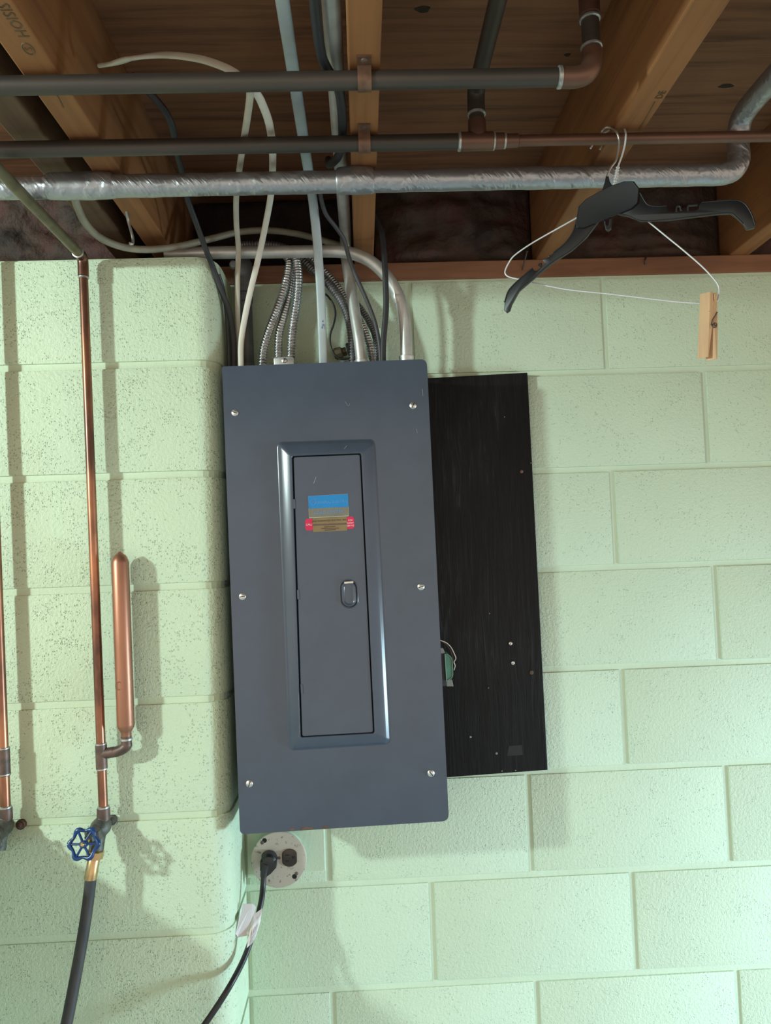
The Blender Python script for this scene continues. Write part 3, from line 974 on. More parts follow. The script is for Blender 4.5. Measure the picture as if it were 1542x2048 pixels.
# ------------------------------------------------------------------ electrical panel
YC = -0.166                                     # plane of the cover sheet
def c2(px, py, w_=0.0):
    p_ = at(px, py, YC)
    return Vector((p_.x, YC-w_, p_.z))
def loop(corners, r, w_=0.0, n=6):
    """corner pixels -> rounded loop of points on the cover plane, raised by w_"""
    pts = [Vector((at(x, y, YC).x, at(x, y, YC).z)) for x, y in corners]
    return [Vector((p_.x, YC-w_, p_.y)) for p_ in roundpoly(pts, r, n)]
pc = c2(690, 1655)
pn = thing('electrical_panel', (pc.x, -0.08, pc.z), 'grey steel electrical service panel hanging slightly crooked on the block wall', 'panel')
CR = [(444, 733), (853.5, 718), (898, 1642), (480, 1669)]
CRr = [0.004, 0.013, 0.013, 0.010]
outer = loop(CR, CRr)
# cover: flat sheet with a hole for the raised frame, turned-back edge
E0 = [(554, 884), (749, 877.5), (781, 1489), (578, 1502)]
hole = loop(E0, 0.010)
lip = loop(CR, CRr, -0.012)
v1, f1 = g_loft([outer, lip])
n = len(outer)
# ring between outer outline and the frame base (both loops have the same count)
v2, f2 = g_loft([outer, hole])
V, Fc = merge((v2, f2), (v1, f1))
obj('cover', V, Fc, M['panel'], pn, smooth=True, angle=0.5)
def inset(E, d):
    """offset corner pixels towards the centre by d pixels"""
    cx = sum(x for x, _ in E)/4
    cy = sum(y for _, y in E)/4
    return [(x+(d if x < cx else -d), y+(d if y < cy else -d)) for x, y in E]
# raised frame: steep outer edge, sloping band, bead, drop to the door
D0 = [(585.5, 914), (722, 908.5), (748.5, 1463), (602.5, 1471)]      # door outline
def lerpE(A, B, t_):
    return [(a[0]+(b[0]-a[0])*t_, a[1]+(b[1]-a[1])*t_) for a, b in zip(A, B)]
fr = [loop(E0, 0.010, 0.0), loop(lerpE(E0, D0, 0.07), 0.010, 0.0008), loop(lerpE(E0, D0, 0.16), 0.009, 0.0036), loop(lerpE(E0, D0, 0.30), 0.008, 0.0062),
      loop(lerpE(E0, D0, 0.60), 0.006, 0.0098), loop(lerpE(E0, D0, 0.80), 0.005, 0.0118), loop(lerpE(E0, D0, 0.90), 0.0046, 0.0126),
      loop(lerpE(E0, D0, 0.955), 0.0042, 0.0126), loop(lerpE(E0, D0, 0.985), 0.004, 0.0116), loop(D0, 0.004, 0.0040)]
V, Fc = g_loft(fr)
obj('raised_frame', V, Fc, M['panel'], pn, smooth=True, angle=0.6)
# dark slot behind the door
bk = loop(inset(D0, -3), 0.003, 0.0045)
obj('door_recess', *g_prism(bk, Vector((0, 0.004, 0))), M['gap'], pn)
Dd = [(D0[0][0]+3.0, D0[0][1]+2.0), (D0[1][0]-2.2, D0[1][1]+2.2), (D0[2][0]-2.2, D0[2][1]-1.5), (D0[3][0]+3.0, D0[3][1]-1.5)]
dl = [loop(Dd, 0.0036, 0.0055), loop(Dd, 0.0036, 0.0103), loop(inset(Dd, 0.7), 0.0034, 0.0109)]
V, Fc = g_loft(dl)
Fc.append(tuple(range(2*n, 3*n)))
WD = 0.0109
door = obj('door', V, Fc, M['panel'], pn, smooth=True, angle=0.5)
# hinges on the left edge of the door
for x, y in ((588.5, 1009), (596.5, 1189), (603.5, 1376)):
    h = [c2(x-1.6, y-10, 0.0095), c2(x+3.0, y-10, 0.0095), c2(x+4.0, y+9, 0.0095), c2(x-0.6, y+9, 0.0095)]
    obj('hinge', *g_prism(h, Vector((0, -0.0026, 0))), M['panel'], pn, bevel=0.0006)
# latch: dished surround, tongue and bright bar
def oval(cx, cy, hw, ht, w_, tilt=0.045, n_=28):
    o = []
    for k in range(n_):
        a = 2*math.pi*k/n_
        yy = math.sin(a)
        x_ = hw*math.cos(a)
        y_ = (ht-hw)*(1 if yy > 0.0 else -1)*(1 if abs(yy) > 1e-6 else 0) + hw*yy
        o.append(c2(cx+x_+y_*tilt, cy+y_, w_))
    return o
lt = loft_parts = [oval(698, 1187, 18.5, 29.5, WD), oval(698, 1187, 17.6, 28.6, WD+0.0006), oval(698, 1187, 16.2, 27.2, WD-0.0022), oval(698, 1187, 14.6, 25.6, WD-0.0026)]
V, Fc = g_loft(lt)
lat = obj('latch', V, Fc, M['panel'], door, smooth=True, angle=0.5, label='dished sliding door latch')
obj('latch_groove', *g_prism(oval(698, 1187, 16.4, 27.4, WD+0.00015), Vector((0, 0.0004, 0))), M['gap'], door)
V, Fc = g_loft([oval(698, 1187, 14.3, 25.3, WD-0.0005), oval(698, 1187, 14.3, 25.3, WD+0.0016), oval(698, 1187, 13.0, 24.0, WD+0.0028), oval(698, 1187, 11.0, 22.0, WD+0.0026), oval(698, 1187, 8.5, 19.5, WD+0.0006), oval(698, 1187, 7.6, 18.6, WD+0.0006)])
Fc.append(tuple(range(5*28, 6*28)))
obj('latch_slide', V, Fc, M['panel'], door, smooth=True, angle=0.7)
bar = [c2(688.8, 1163, WD+0.003), c2(706.5, 1161.8, WD+0.003), c2(706.8, 1165.4, WD+0.003), c2(689, 1166.6, WD+0.003)]
obj('latch_bar', *g_prism(bar, Vector((0, -0.001, 0))), M['steel'], door, label='bright metal latch bar')
# cover screws
for (x, y), a in zip(((470, 825.5), (826, 811), (485, 1193), (842, 1173.5), (499, 1567.5), (862, 1546.5)), (2.8, 1.1, 0.1, 0.2, 1.2, 2.2)):
    screw(c2(x, y), 0.0064, pn, a, 'cover_screw')
# box behind the cover
bxp = [c2(452, 742), c2(845, 727), c2(888, 1632), c2(492, 1660)]
bxp = [Vector((max(p_.x, -0.5665), YC+0.011, p_.z)) for p_ in bxp]
obj('box', *g_prism(bxp, Vector((0, 0.1385, 0))), M['panel_box'], pn, bevel=0.002)
for x, y in ((449, 1166), (457, 1389)):
    o_ = at(x, y, -0.150)
    lathe('mounting_plug', o_+Vector((0.004, 0, 0)), (-1, -0.3, 0), [(0, 0.0045), (0.003, 0.0045), (0.005, 0.003)], M['gap'], pn, 10)
# rust along the lower edge, scratches
for x, y, wd in ((613, 1658, 26), (585, 1660, 10), (650, 1656, 12)):
    o_ = [c2(x-wd/2, y-2.0, 0.0002), c2(x, y-4.5, 0.0002), c2(x+wd/2, y-3.0, 0.0002), c2(x+wd/2, y+0.5, 0.0002), c2(x-wd/2, y+1.8, 0.0002)]
    obj('rust_patch', *g_prism(o_, Vector((0, 0.0001, 0))), M['rust'], pn)
for seg_ in (((690, 803), (697, 812), (700, 806)), ((845, 778), (846, 792)), ((833, 858), (834.5, 866)), ((688, 900), (694, 893)), ((628, 968), (633, 955))):
    tube('scratch', [c2(x, y, 0.0002 if y < 880 else WD if y > 912 else 0.0102) for x, y in seg_], 0.0004, M['dev_grey'], pn, seg=5, res=3)
# name plate
def plate(name, cor, w0, w1, mat, parent, r=0.001):
    o_ = loop(cor, r, w0, 4)
    return obj(name, *g_prism(o_, Vector((0, -(w1-w0), 0))), mat, parent)
lw = WD
X_, Z_ = (c2(697, 988.5)-c2(617, 993)), None
lx = (c2(697.5, 1012)-c2(617.5, 1016)).normalized()
ly = (c2(617, 993)-c2(619, 1037)).normalized()
pl_ = plate('name_plate', [(617, 993), (696.5, 988.5), (698, 1033), (619, 1037)], lw, lw+0.0005, M['lab_edge'], door, 0.0015)
plate('plate_field', [(617.6, 993.4), (696, 989.1), (697.2, 1031.6), (619.4, 1035.6)], lw+0.0005, lw+0.0006, M['lab_gold'], door, 0.0012)
plate('plate_band', [(617.2, 993.2), (696.3, 988.9), (697.1, 1014.5), (618.2, 1018)], lw+0.0006, lw+0.0008, M['lab_blue'], door, 0.001)
cl = c2(627, 1004.5, lw+0.0009)
V, Fc = g_tube([cl+lx*0.0052*math.cos(a*0.3927)+ly*0.0052*math.sin(a*0.3927) for a in range(17)], 0.0005, 6, 0)
V2, F2 = g_tube([cl+lx*x*0.001+ly*y*0.001 for x, y in ((-2.6, 0.5), (-1.2, 2.2), (-0.2, 0.4), (-1.8, -2.0), (0.6, -1.0), (2.2, 1.6), (1.2, -1.8), (2.8, -0.6))], 0.0004, 6, 3)
obj('emblem', *merge((V, Fc), (V2, F2)), M['lab_blue2'], door, label='round scripted emblem')
text('plate_lettering', 'GENERAL ELECTRIC', c2(664.5, 1004.8, lw+0.0009), lx, ly, 0.0064, M['lab_blue2'], door, 0.0001)
text('plate_lettering', 'LOAD CENTER', c2(658, 1025, lw+0.0008), lx, ly, 0.0078, M['lab_blue2'], door, 0.0001)
# service sticker
plate('sticker_end', [(611, 1038.5), (627, 1037), (628, 1061.5), (612, 1061.5)], lw, lw+0.0004, M['lab_red'], door, 0.0055)
plate('sticker_end', [(693, 1034), (708, 1033), (709.5, 1057), (694, 1059)], lw, lw+0.0004, M['lab_red'], door, 0.0055)
plate('service_sticker', [(626, 1037.4), (693.6, 1034), (695, 1061.5), (627, 1064.4)], lw+0.0001, lw+0.0006, M['lab_tan'], door, 0.0006)
plate('sticker_band', [(626.3, 1048.6), (694.2, 1046.4), (694.4, 1049.6), (626.5, 1052)], lw+0.0006, lw+0.0007, M['lab_band'], door, 0.0003)
wt = lw+0.0008
text('sticker_lettering', 'CALL', c2(619.0, 1049.6, wt), lx, ly, 0.0046, M['lab_white'], door, 0.0001)
for i, s_ in enumerate(('FOR', 'EXPERT', 'SERVICE')):
    text('sticker_lettering', s_, c2(701+0.25*i, 1041.2+5.3*i, wt), lx, ly, 0.0042 if i == 0 else 0.0036, M['lab_white'], door, 0.0001)
text('sticker_lettering', 'JAKE ROEMINGER ELECTRIC, INC.', c2(660, 1041.6, wt), lx, ly, 0.0042, M['lab_tan_d'], door, 0.0001)
for (x0, x1, y) in ((649, 671, 1054.0), (643, 678, 1057.2), (650, 672, 1060.2)):
    a_, b_ = c2(x0, y+0.6, wt), c2(x1, y-0.6, wt)
    obj('sticker_print_line', *g_tube([a_, b_], 0.0007, 5, 0), M['lab_tan_d'] if y > 1059 else M['lab_band'], door)

# ------------------------------------------------------------------ wall outlet, plug and cord
YO = -0.040
oc = q(558, 1719, YO)
ro = 0.0535
ot = thing('wall_outlet', oc+Vector((0, 0, -ro)), 'round stained outlet plate with two brown sockets under the panel', 'outlet')
lathe('plate', oc, (0, -1, 0), [(-0.001, ro), (0.0010, ro), (0.0018, ro-0.0012)], M['tan_plate'], ot, 48, angle=0.3)
lathe('round_box', oc, (0, -1, 0), [(-0.036, ro-0.009), (-0.001, ro-0.009)], M['mortar'], ot, 40)
def sock(px, py):
    c = q(px, py, YO-0.0018)
    out = []
    for k in range(40):
        a = 2*math.pi*k/40
        x_ = max(-0.0142, min(0.0142, 0.0168*math.cos(a)))
        out.append(c+Vector((x_, 0, 0.0168*math.sin(a))))
    s_ = obj('socket', *g_prism(out, Vector((0, -0.0022, 0))), M['brown'], ot, smooth=True, angle=0.5, bevel=0.0005)
    for dz, dx, hh, ww in ((0.0055, -0.004, 0.0011, 0.0038), (-0.0055, -0.004, 0.0011, 0.0034)):
        cc_ = c+Vector((dx, -0.0022, dz))
        pl2 = [cc_+Vector((a, 0, b)) for a, b in ((-ww, -hh), (ww, -hh), (ww, hh), (-ww, hh))]
        obj('slot', *g_prism(pl2, Vector((0, -0.0002, 0))), M['gap'], s_)
    lathe('ground_hole', c+Vector((0.0075, -0.0022, 0.001)), (0, -1, 0), [(0, 0.0026), (0.0002, 0.0026)], M['gap'], s_, 12)
    return s_
sock(579, 1715)
sock(538, 1718)
lathe('centre_screw', q(558, 1716, YO-0.0018), (0, -1, 0), [(0, 0.003), (0.001, 0.0026)], M['bronze'], ot, 12)
for x, y in ((529, 1681), (589, 1753)):
    lathe('keyhole', q(x, y, YO-0.0018), (0, -1, 0), [(-0.001, 0.0048), (0.0002, 0.0046)], M['gap'], ot, 16)
    d_ = (-4.5, 4.5) if y < 1700 else (4.0, -6.0)
    lathe('fixing_screw', q(x+d_[0], y+d_[1], YO-0.0018), (0, -1, 0), [(-0.001, 0.0036), (0.0003, 0.0034), (0.0010, 0.002)], M['bronze'], ot, 14)
# painted square back plate let into the wall behind the outlet
bp = [Vector((PX+0.004, -0.004, 1.038)), Vector((-0.413, -0.004, 1.046)), Vector((-0.413, -0.004, 1.19)), Vector((PX+0.004, -0.004, 1.19))]
o_ = obj('painted_back_plate', *g_prism(bp, Vector((0, 0.006, 0))), M['mortar'], ot, bevel=0.0015, label='smooth green painted patch behind the plate')

ct_ = thing('power_cord', q(412, 2050, -0.16), 'black power cord with angled plug and white tag hanging from the outlet', 'cord')
pc0 = q(539, 1717, YO-0.006)
v, f = merge(g_lathe(pc0+Vector((0, 0.004, 0)), (0, -1, 0), [(0, 0.0145), (0.004, 0.0155), (0.018, 0.0145), (0.023, 0.011), (0.025, 0.006)], 24))
hull = [pc0+Vector((a, -0.004, b)) for a, b in ((-0.0155, 0.002), (0.0150, 0.002), (0.0148, -0.010), (0.004, -0.021), (-0.004, -0.026), (-0.016, -0.014))]
v2, f2 = g_prism(hull, Vector((0, -0.015, 0)))
pg = obj('plug', *merge((v, f), (v2, f2)), M['black'], ct_, smooth=True, angle=0.5)
tube('strain_relief', P([(533, 1728, -0.060), (529, 1740, -0.062), (527, 1754, -0.064)]), lambda s, L_: 0.0085-0.0022*s/L_, M['black'], ct_, seg=14)
cpts = [(528, 1745, -0.063), (526, 1772, -0.068), (523, 1800, -0.082), (515, 1835, -0.098), (502, 1880, -0.120), (486, 1922, -0.145), (462, 1968, -0.178), (436, 2010, -0.192), (405, 2055, -0.204), (372, 2100, -0.22)]
tube('cable', P(cpts), 0.0054, M['black'], ct_, seg=14)
# white paper tag folded round the cord
f1_ = [q(x, y, z_) for x, y, z_ in ((485, 1808, -0.098), (505, 1807, -0.096), (512, 1815, -0.097), (499, 1856, -0.114), (496, 1871, -0.120), (476, 1875, -0.124), (471, 1868, -0.124))]
tg = obj('tag_flag', *g_prism(f1_, Vector((0, 0.0006, 0))), M['white'], ct_)
w1_ = [q(x, y, z_) for x, y, z_ in ((507.5, 1829, -0.1030), (524.5, 1817, -0.0980), (521, 1843, -0.1080), (512, 1872, -0.1230), (505, 1886, -0.1310), (493.5, 1896, -0.1370), (496, 1877, -0.1260), (502, 1852, -0.1130))]
wr = obj('tag_wrap', *g_prism(w1_, Vector((0, 0.0009, 0))), M['white'], ct_)
for k, m_ in ((0.18, 'peach'), (0.45, 'print_grey'), (0.62, 'print_grey'), (0.78, 'print_grey')):
    a_ = w1_[0].lerp(w1_[1], k)
    m2 = w1_[7].lerp(w1_[2], k)
    b_ = w1_[5].lerp(w1_[4], k)
    tube('tag_print', [a_+Vector((0, -0.0006, -0.003)), m2+Vector((0, -0.0008, 0)), b_+Vector((0, -0.0006, 0.004))], 0.0009 if k < 0.3 else 0.0004, M[m_], wr, seg=5, res=3)

# ------------------------------------------------------------------ conduits and cables above the panel
ZT = c2(640, 726).z                              # about the top of the panel
def one(name, pts, r, mat, label, cat, group=None, **kw):
    o = tube(name, pts, r, mat, None, **kw)
    return tag(o, label, cat, group)
def connector(parent, p_, r, mat, hh=0.020, name='connector'):
    lathe(name, p_+Vector((0, 0, -0.010)), (0, 0, 1), [(0, r+0.004), (0.006, r+0.004), (0.007, r+0.0022), (0.006+hh, r+0.0022), (0.008+hh, r+0.0030), (0.011+hh, r+0.0028), (0.012+hh, r)], mat, parent, 20)

# horizontal conduit bending down into the panel
t = thing('steel_conduit', q(812, 716, -0.085), 'galvanized conduit coming from the left and bending down into the right end of the panel', 'conduit')
ap = P([(330, 507.5, -0.103), (420, 505.5, -0.103), (560, 504, -0.103), (660, 502.5, -0.103), (700, 506, -0.103), (738, 521, -0.101), (772, 551, -0.098), (796, 590, -0.093), (807, 630, -0.089), (811.5, 670, -0.086), (813.5, 735, -0.085)])
tube('tube', ap, 0.0118, M['emt'], t, seg=20, res=8)
kp = q(799, 598, -0.092)
lathe('kink', kp+Vector((-0.003, 0, 0.004)), Vector((0.35, 0, -1)), [(-0.012, 0.0112), (-0.004, 0.0121), (0, 0.0130), (0.004, 0.0121), (0.012, 0.0114)], M['emt'], t, 20)
connector(t, q(813, 722, -0.085), 0.0118, M['emt'], 0.008)

# straight conduit beside the strapped joist
t = thing('steel_conduit', q(723, 718, -0.085), 'galvanized conduit dropping beside the strapped joist into the panel', 'conduit')
xb = q(690, 440, -0.07).x
zb2 = ZJ+0.027
bp_ = [Vector((xb-0.001, -2.2, zb2)), Vector((xb-0.001, -0.4, zb2)), Vector((xb, -0.12, zb2)), Vector((xb, -0.078, zb2-0.010))] + P([(691, 502, -0.064), (697, 545, -0.066), (704, 590, -0.072), (712, 640, -0.080), (719, 685, -0.085), (724, 735, -0.085)])
tube('tube', bp_, 0.0112, M['emt'], t, seg=20, res=8)
connector(t, q(723.5, 726, -0.085), 0.0112, M['emt'], 0.004)

# dark rigid pipe in the corner
t = thing('rigid_conduit', q(490, 728, -0.05), 'dark vertical rigid conduit with a coupling in the wall corner', 'conduit')
rp = [q(485.5, 520, -0.045), q(489, 600, -0.045), q(494, 735, -0.045)]
tube('tube', rp, 0.0150, M['rigid'], t, seg=20, res=4)
dd = (rp[2]-rp[0]).normalized()
lathe('coupling', rp[0]+dd*0.006, dd, [(0, 0.015), (0.001, 0.0185), (0.062, 0.0185), (0.064, 0.015)], M['rigid'], t, 24)
lathe('locknut', rp[0]+dd*0.075, dd, [(0, 0.015), (0.001, 0.0170), (0.012, 0.0170), (0.013, 0.015)], M['rigid'], t, 24)
lathe('clamp_screw', q(466, 532, -0.060), (0.2, -1, 0), [(0, 0.0075), (0.012, 0.0075), (0.014, 0.006)], M['dev_grey'], t, 8, angle=0.3)

# grey flat cable
ux = q(632, 440, -0.128)
t_pts = [Vector((q(575, 0, -0.75).x*0+ux.x-0.004, -2.0, ux.z+0.006)), Vector((ux.x-0.003, -0.75, ux.z+0.006)), Vector((ux.x-0.002, -0.40, ux.z+0.006)), Vector((ux.x-0.001, -0.20, ux.z+0.004))]
t_pts += P([(634, 478, -0.150), (637, 520, -0.130), (640.5, 570, -0.118), (644, 650, -0.105), (647, 735, -0.095)])
uf = one('flat_cable', t_pts, 0.0085, M['uf'], 'wide flat grey cable dropping straight into the top of the panel', 'cable', flat=0.42, side=(1, 0, 0), seg=16)
# faded print marks on its jacket
for px, py in ((645.5, 642), (644.5, 655), (646, 650), (643.5, 640), (645, 632)):
    a_ = q(px, py, -0.105-0.0042+(640-py)*0.0001)
    obj('jacket_print', *g_prism([a_+Vector((x, 0, z)) for x, z in ((-0.0016, -0.002), (0.0012, -0.0026), (0.0016, 0.0022), (-0.001, 0.0026))], Vector((0, -0.0003, 0))), M['print_blue'], uf)

# cream cables: left strand and right strand hang from a loop over the upper pipe
yp1 = p1.y
one('cream_cable', P([(200, 131, -0.575), (225, 127, -0.585), (262, 117, -0.592), (330, 110, -0.597), (400, 118, -0.600), (455, 137, -0.600), (486, 158, -0.597), (500, 180, -0.594), (495, 232, -0.535), (486, 290, -0.448), (478, 345, -0.350), (472.5, 395, -0.26), (473, 450, -0.18), (477, 500, -0.135), (475, 560, -0.122), (475.5, 640, -0.106), (478, 735, -0.092)]),
    0.0050, M['cream2'], 'older cream cable looped over the upper pipe, left of the two strands', 'cable', flat=0.55, side=(1, 0, 0.15), seg=12)
one('cream_cable', P([(506, 150, -0.580), (508, 176, -0.578), (521, 200, -0.560), (537, 242, -0.505), (544.5, 290, -0.436), (545, 345, -0.346), (541, 395, -0.265), (530, 455, -0.19), (516, 520, -0.140), (499, 590, -0.130), (487, 650, -0.122), (482, 690, -0.116), (482, 735, -0.112)]),
    0.0056, M['cream'], 'bright cream cable swinging down to the left end of the panel', 'cable', flat=0.6, side=(1, 0, 0.2), seg=12)

# khaki cable sagging behind the conduit
one('sagging_cable', P([(144, 360, -0.353), (147, 378, -0.345), (153, 408, -0.312), (172, 448, -0.265), (205, 478, -0.21), (250, 495, -0.18), (300, 499, -0.165), (360, 492, -0.145), (420, 478, -0.12), (480, 464, -0.09), (540, 461, -0.07), (600, 469, -0.05), (650, 482, -0.035), (700, 497, -0.025)]),
    0.0064, M['loop'], 'khaki cable sagging in a long curve over the top of the left wall', 'cable', seg=12)

# black cables
one('black_cable', P([(262, 150, -0.50), (296, 182, -0.48), (330, 222, -0.46), (344, 252, -0.44), (352, 300, -0.38), (364, 345, -0.30), (374, 395, -0.24), (392, 445, -0.20), (412, 500, -0.175), (428, 540, -0.150), (446, 590, -0.130), (460, 630, -0.118), (467, 680, -0.110), (468, 735, -0.105)]),
    0.0052, M['blackcab'], 'black cable crossing in front of the left wall corner into the panel', 'cable', flat=0.7, side=(1, 0, 0), seg=12)
one('black_cable', P([(437, 550, -0.132), (445, 575, -0.118), (453, 620, -0.106), (457, 680, -0.100), (458, 735, -0.095)]),
    0.0042, M['greycab'], 'dark grey cable tight in the corner at the left end of the panel', 'cable', seg=10)
one('black_cable', P([(462, 640, -0.086), (463, 690, -0.085), (464, 735, -0.085)]), 0.0058, M['rigid'], 'short dark flat cable beside the rigid conduit', 'cable', flat=0.5, side=(1, 0, 0), seg=10)
one('black_cable', P([(640, 372, -0.27), (643, 400, -0.22), (652, 428, -0.19), (672, 455, -0.16), (688, 480, -0.138), (698, 515, -0.124), (712, 552, -0.120), (733, 600, -0.110), (750, 645, -0.100), (759, 690, -0.094), (762, 735, -0.09)]),
    0.0040, M['greycab'], 'thin dark cable crossing the conduits diagonally above the panel', 'cable', seg=10)
one('black_cable', P([(742, 425, -0.12), (752, 442, -0.125), (763, 465, -0.128), (768, 505, -0.128), (771, 560, -0.124), (772, 620, -0.118), (767, 680, -0.113), (766, 735, -0.106)]),
    0.0056, M['blackcab'], 'black cable hanging right of the strapped joist into the panel', 'cable', flat=0.8, side=(1, 0, 0), seg=12)
xk = xb-0.006
one('black_cable', [Vector((xb-0.019, -2.0, ZJ+0.012)), Vector((xb-0.019, -0.78, ZJ+0.012)), Vector((xb-0.016, -0.64, ZJ+0.007)), Vector((xb+0.003, -0.57, ZJ+0.0055)), Vector((xb+0.004, -0.46, ZJ+0.0055)), Vector((xb-0.004, -0.41, ZJ+0.006)), Vector((xb-0.019, -0.36, ZJ+0.02)), Vector((xb-0.022, -0.30, ZJ+0.06))],
    0.0062, M['blackcab'], 'black cable running along the left side of the strapped joist', 'cable', seg=12)
one('thin_wire', P([(648, 586, -0.040), (657, 594, -0.042), (667, 610, -0.045), (671, 628, -0.048), (667, 650, -0.05), (661, 668, -0.05), (661, 690, -0.05), (668, 708, -0.05), (682, 718, -0.05), (702, 716, -0.05)]),
    0.0020, M['black'], 'thin black wire curling behind the flat grey cable', 'wire', seg=8)

# armored cables
def armored(pts, r, mat, label, group):
    path = resample(catmull(P(pts), 10), 0.0009)
    pitch = 0.0056
    def rr(s, L_):
        ph = (s/pitch) % 1.0
        return r*(0.80+0.20*math.sin(math.pi*min(1, ph/0.8))**0.7) if ph < 0.8 else r*0.77
    v, f = g_tube(path, rr, 14, 0)
    # lean the ribs so that they read as a spiral
    n_ = len(path)
    V = [Vector(a) for a in v]
    o = obj('armored_cable', V, f, mat, None, smooth=True)
    return tag(o, label, 'cable', group)
GA = 'armored cables above the panel'
armored([(566, 505, -0.060), (578, 522, -0.070), (575, 550, -0.078), (566, 585, -0.084), (552, 625, -0.088), (538, 662, -0.090), (527, 700, -0.090), (524, 738, -0.090)], 0.0083, M['armor'], 'leftmost shiny armored cable curving into the panel top', GA)
armored([(588, 505, -0.045), (585, 545, -0.055), (579, 590, -0.065), (567, 635, -0.076), (558, 670, -0.082), (556, 735, -0.085)], 0.0083, M['armor'], 'shiny armored cable in the middle of the left bundle of three', GA)
armored([(588, 500, -0.080), (594, 525, -0.082), (597, 560, -0.086), (594, 600, -0.082), (588, 640, -0.084), (583, 680, -0.085), (581, 735, -0.085)], 0.0086, M['armor'], 'shiny armored cable on the right of the left bundle of three', GA)
armored([(600, 515, -0.035), (625, 540, -0.040), (655, 566, -0.046), (680, 598, -0.052), (695, 630, -0.058), (703, 668, -0.062), (707, 735, -0.065)], 0.0088, M['armor_d'], 'dull dark armored cable left of the straight conduit', GA)
armored([(606, 505, -0.013), (640, 534, -0.013), (668, 564, -0.016), (692, 598, -0.024), (714, 630, -0.042), (730, 662, -0.058), (741, 695, -0.064), (747, 735, -0.068)], 0.0075, M['armor'], 'shiny armored cable passing behind the straight conduit to the right', GA)
armored([(704, 600, -0.010), (719, 615, -0.011), (739, 645, -0.022), (751, 675, -0.036), (757, 735, -0.046)], 0.0072, M['armor_d'], 'dark armored cable nearest the hanging black cable', GA)
armored([(470, 490, -0.03), (500, 488, -0.03), (540, 489, -0.035), (575, 497, -0.04), (606, 512, -0.04)], 0.0075, M['armor_d'], 'dark armored cable lying behind the horizontal conduit', GA)

# duplex clamp connector on the panel top
t = thing('cable_clamp', q(569, 724, -0.09), 'zinc duplex clamp holding two armored cables on the panel top', 'clamp')
cl_ = [q(x, y, -0.098) for x, y in ((547, 717), (549, 714), (585, 713), (588, 716), (588, 735), (548, 736))]
obj('body', *g_prism(cl_, Vector((0, 0.026, 0))), M['emt'], t, bevel=0.002, smooth=True, angle=0.6)
screw(q(568.5, 721, -0.0985), 0.0050, t, 1.3, 'clamp_screw')
# old brass fitting at the wall behind the cables
t = thing('pipe_nipple', q(688, 712, -0.02), 'small dull brass fitting low on the wall behind the cables', 'fitting')
lathe('body', q(668, 709, -0.022), (1, 0, 0.25), [(0, 0.009), (0.003, 0.0125), (0.016, 0.0125), (0.018, 0.009), (0.026, 0.009)], M['brasspipe'], t, 10)
lathe('cap', q(694, 700, -0.022), (1, 0, 0.25), [(0, 0.012), (0.002, 0.014), (0.008, 0.014), (0.010, 0.010)], M['gap'], t, 10)

# ------------------------------------------------------------------ nails
o = tube('bent_nail', [at(252, 421, Z=ZJ+0.002), at(256, 440, -0.24), at(262, 462, -0.236), at(266, 478, -0.234), at(265, 487, -0.238), at(259, 487, -0.242)], 0.0026, M['newnail'], None, seg=8)
tag(o, 'bent nail hooked out of the stamped joist above the left wall', 'nail')
na, nb = q(1054, 503, -0.02), q(1045, 541, -0.002)
o = obj('nail', *merge(g_tube([nb+Vector((0, 0.004, 0)), na], 0.0014, 8, 0), g_lathe(na, (na-nb), [(0, 0.0032), (0.001, 0.0032), (0.0016, 0.002)], 10)), M['nail'], None, smooth=True, angle=0.7)
tag(o, 'dark nail sticking out of the sill plate left of the hanger', 'nail')
o = tube('nail', [q(1292, 515, 0.0), q(1290, 521, -0.004), q(1291, 529, -0.001)], 0.0016, M['nail'], None, seg=8)
tag(o, 'small dark nail in the sill plate below the hanger', 'nail')

# ------------------------------------------------------------------ black plastic hanger
hx = at(1228, 268, p2.y)                         # where the hooks ride on the thin pipe
H0 = Vector((hx.x, p2.y-0.020, hx.z))
ud = Vector((0.90, -0.436, 0)).normalized()      # hanger's long direction, right end towards the viewer
nh = Vector((-ud.y, ud.x, 0))                    # normal
if nh.dot(CAM-H0) < 0:
    nh = -nh
hp = lambda x, y, off=0.0: at_plane(x, y, H0+nh*off, nh)
ht = thing('clothes_hanger', hp(1215, 460), 'black plastic coat hanger with notched arms hooked over the thin copper pipe', 'hanger')
larm = [(1007.6, 620), (1009, 605), (1017, 581.6), (1034.5, 562.5), (1052, 547), (1065, 535.6), (1067, 540), (1073, 541.5), (1090, 527), (1086, 521.5), (1084, 519), (1096, 514.5), (1107.4, 505), (1130.4, 485.7), (1145.8, 462.6), (1153.5, 439.6), (1175, 425), (1200, 430), (1196, 443.5), (1172.6, 474), (1142, 501), (1103.5, 526), (1065, 558.6), (1038, 581.6), (1023, 608.5), (1019, 621), (1013, 625)]
rarm = [(1250, 375), (1280, 386), (1286, 400), (1295.5, 409), (1314.7, 413.5), (1333, 412.5), (1335, 421), (1338, 424), (1392, 421), (1398, 416), (1399, 409), (1403, 405), (1449, 401), (1476, 401), (1491, 409), (1502.8, 428), (1510.5, 449), (1508.5, 455), (1493, 459), (1485.5, 447), (1472, 434), (1460.6, 426), (1430, 428), (1334, 439.6), (1280, 441.5), (1257, 432), (1238, 428), (1225, 420)]
TH = 0.006
for nm, pl2 in (('arm', larm), ('arm', rarm)):
    o = obj(nm, *g_prism([hp(x, y, TH/2) for x, y in pl2], -nh*TH), M['hanger'], ht, bevel=0.0008, smooth=True, angle=0.5)
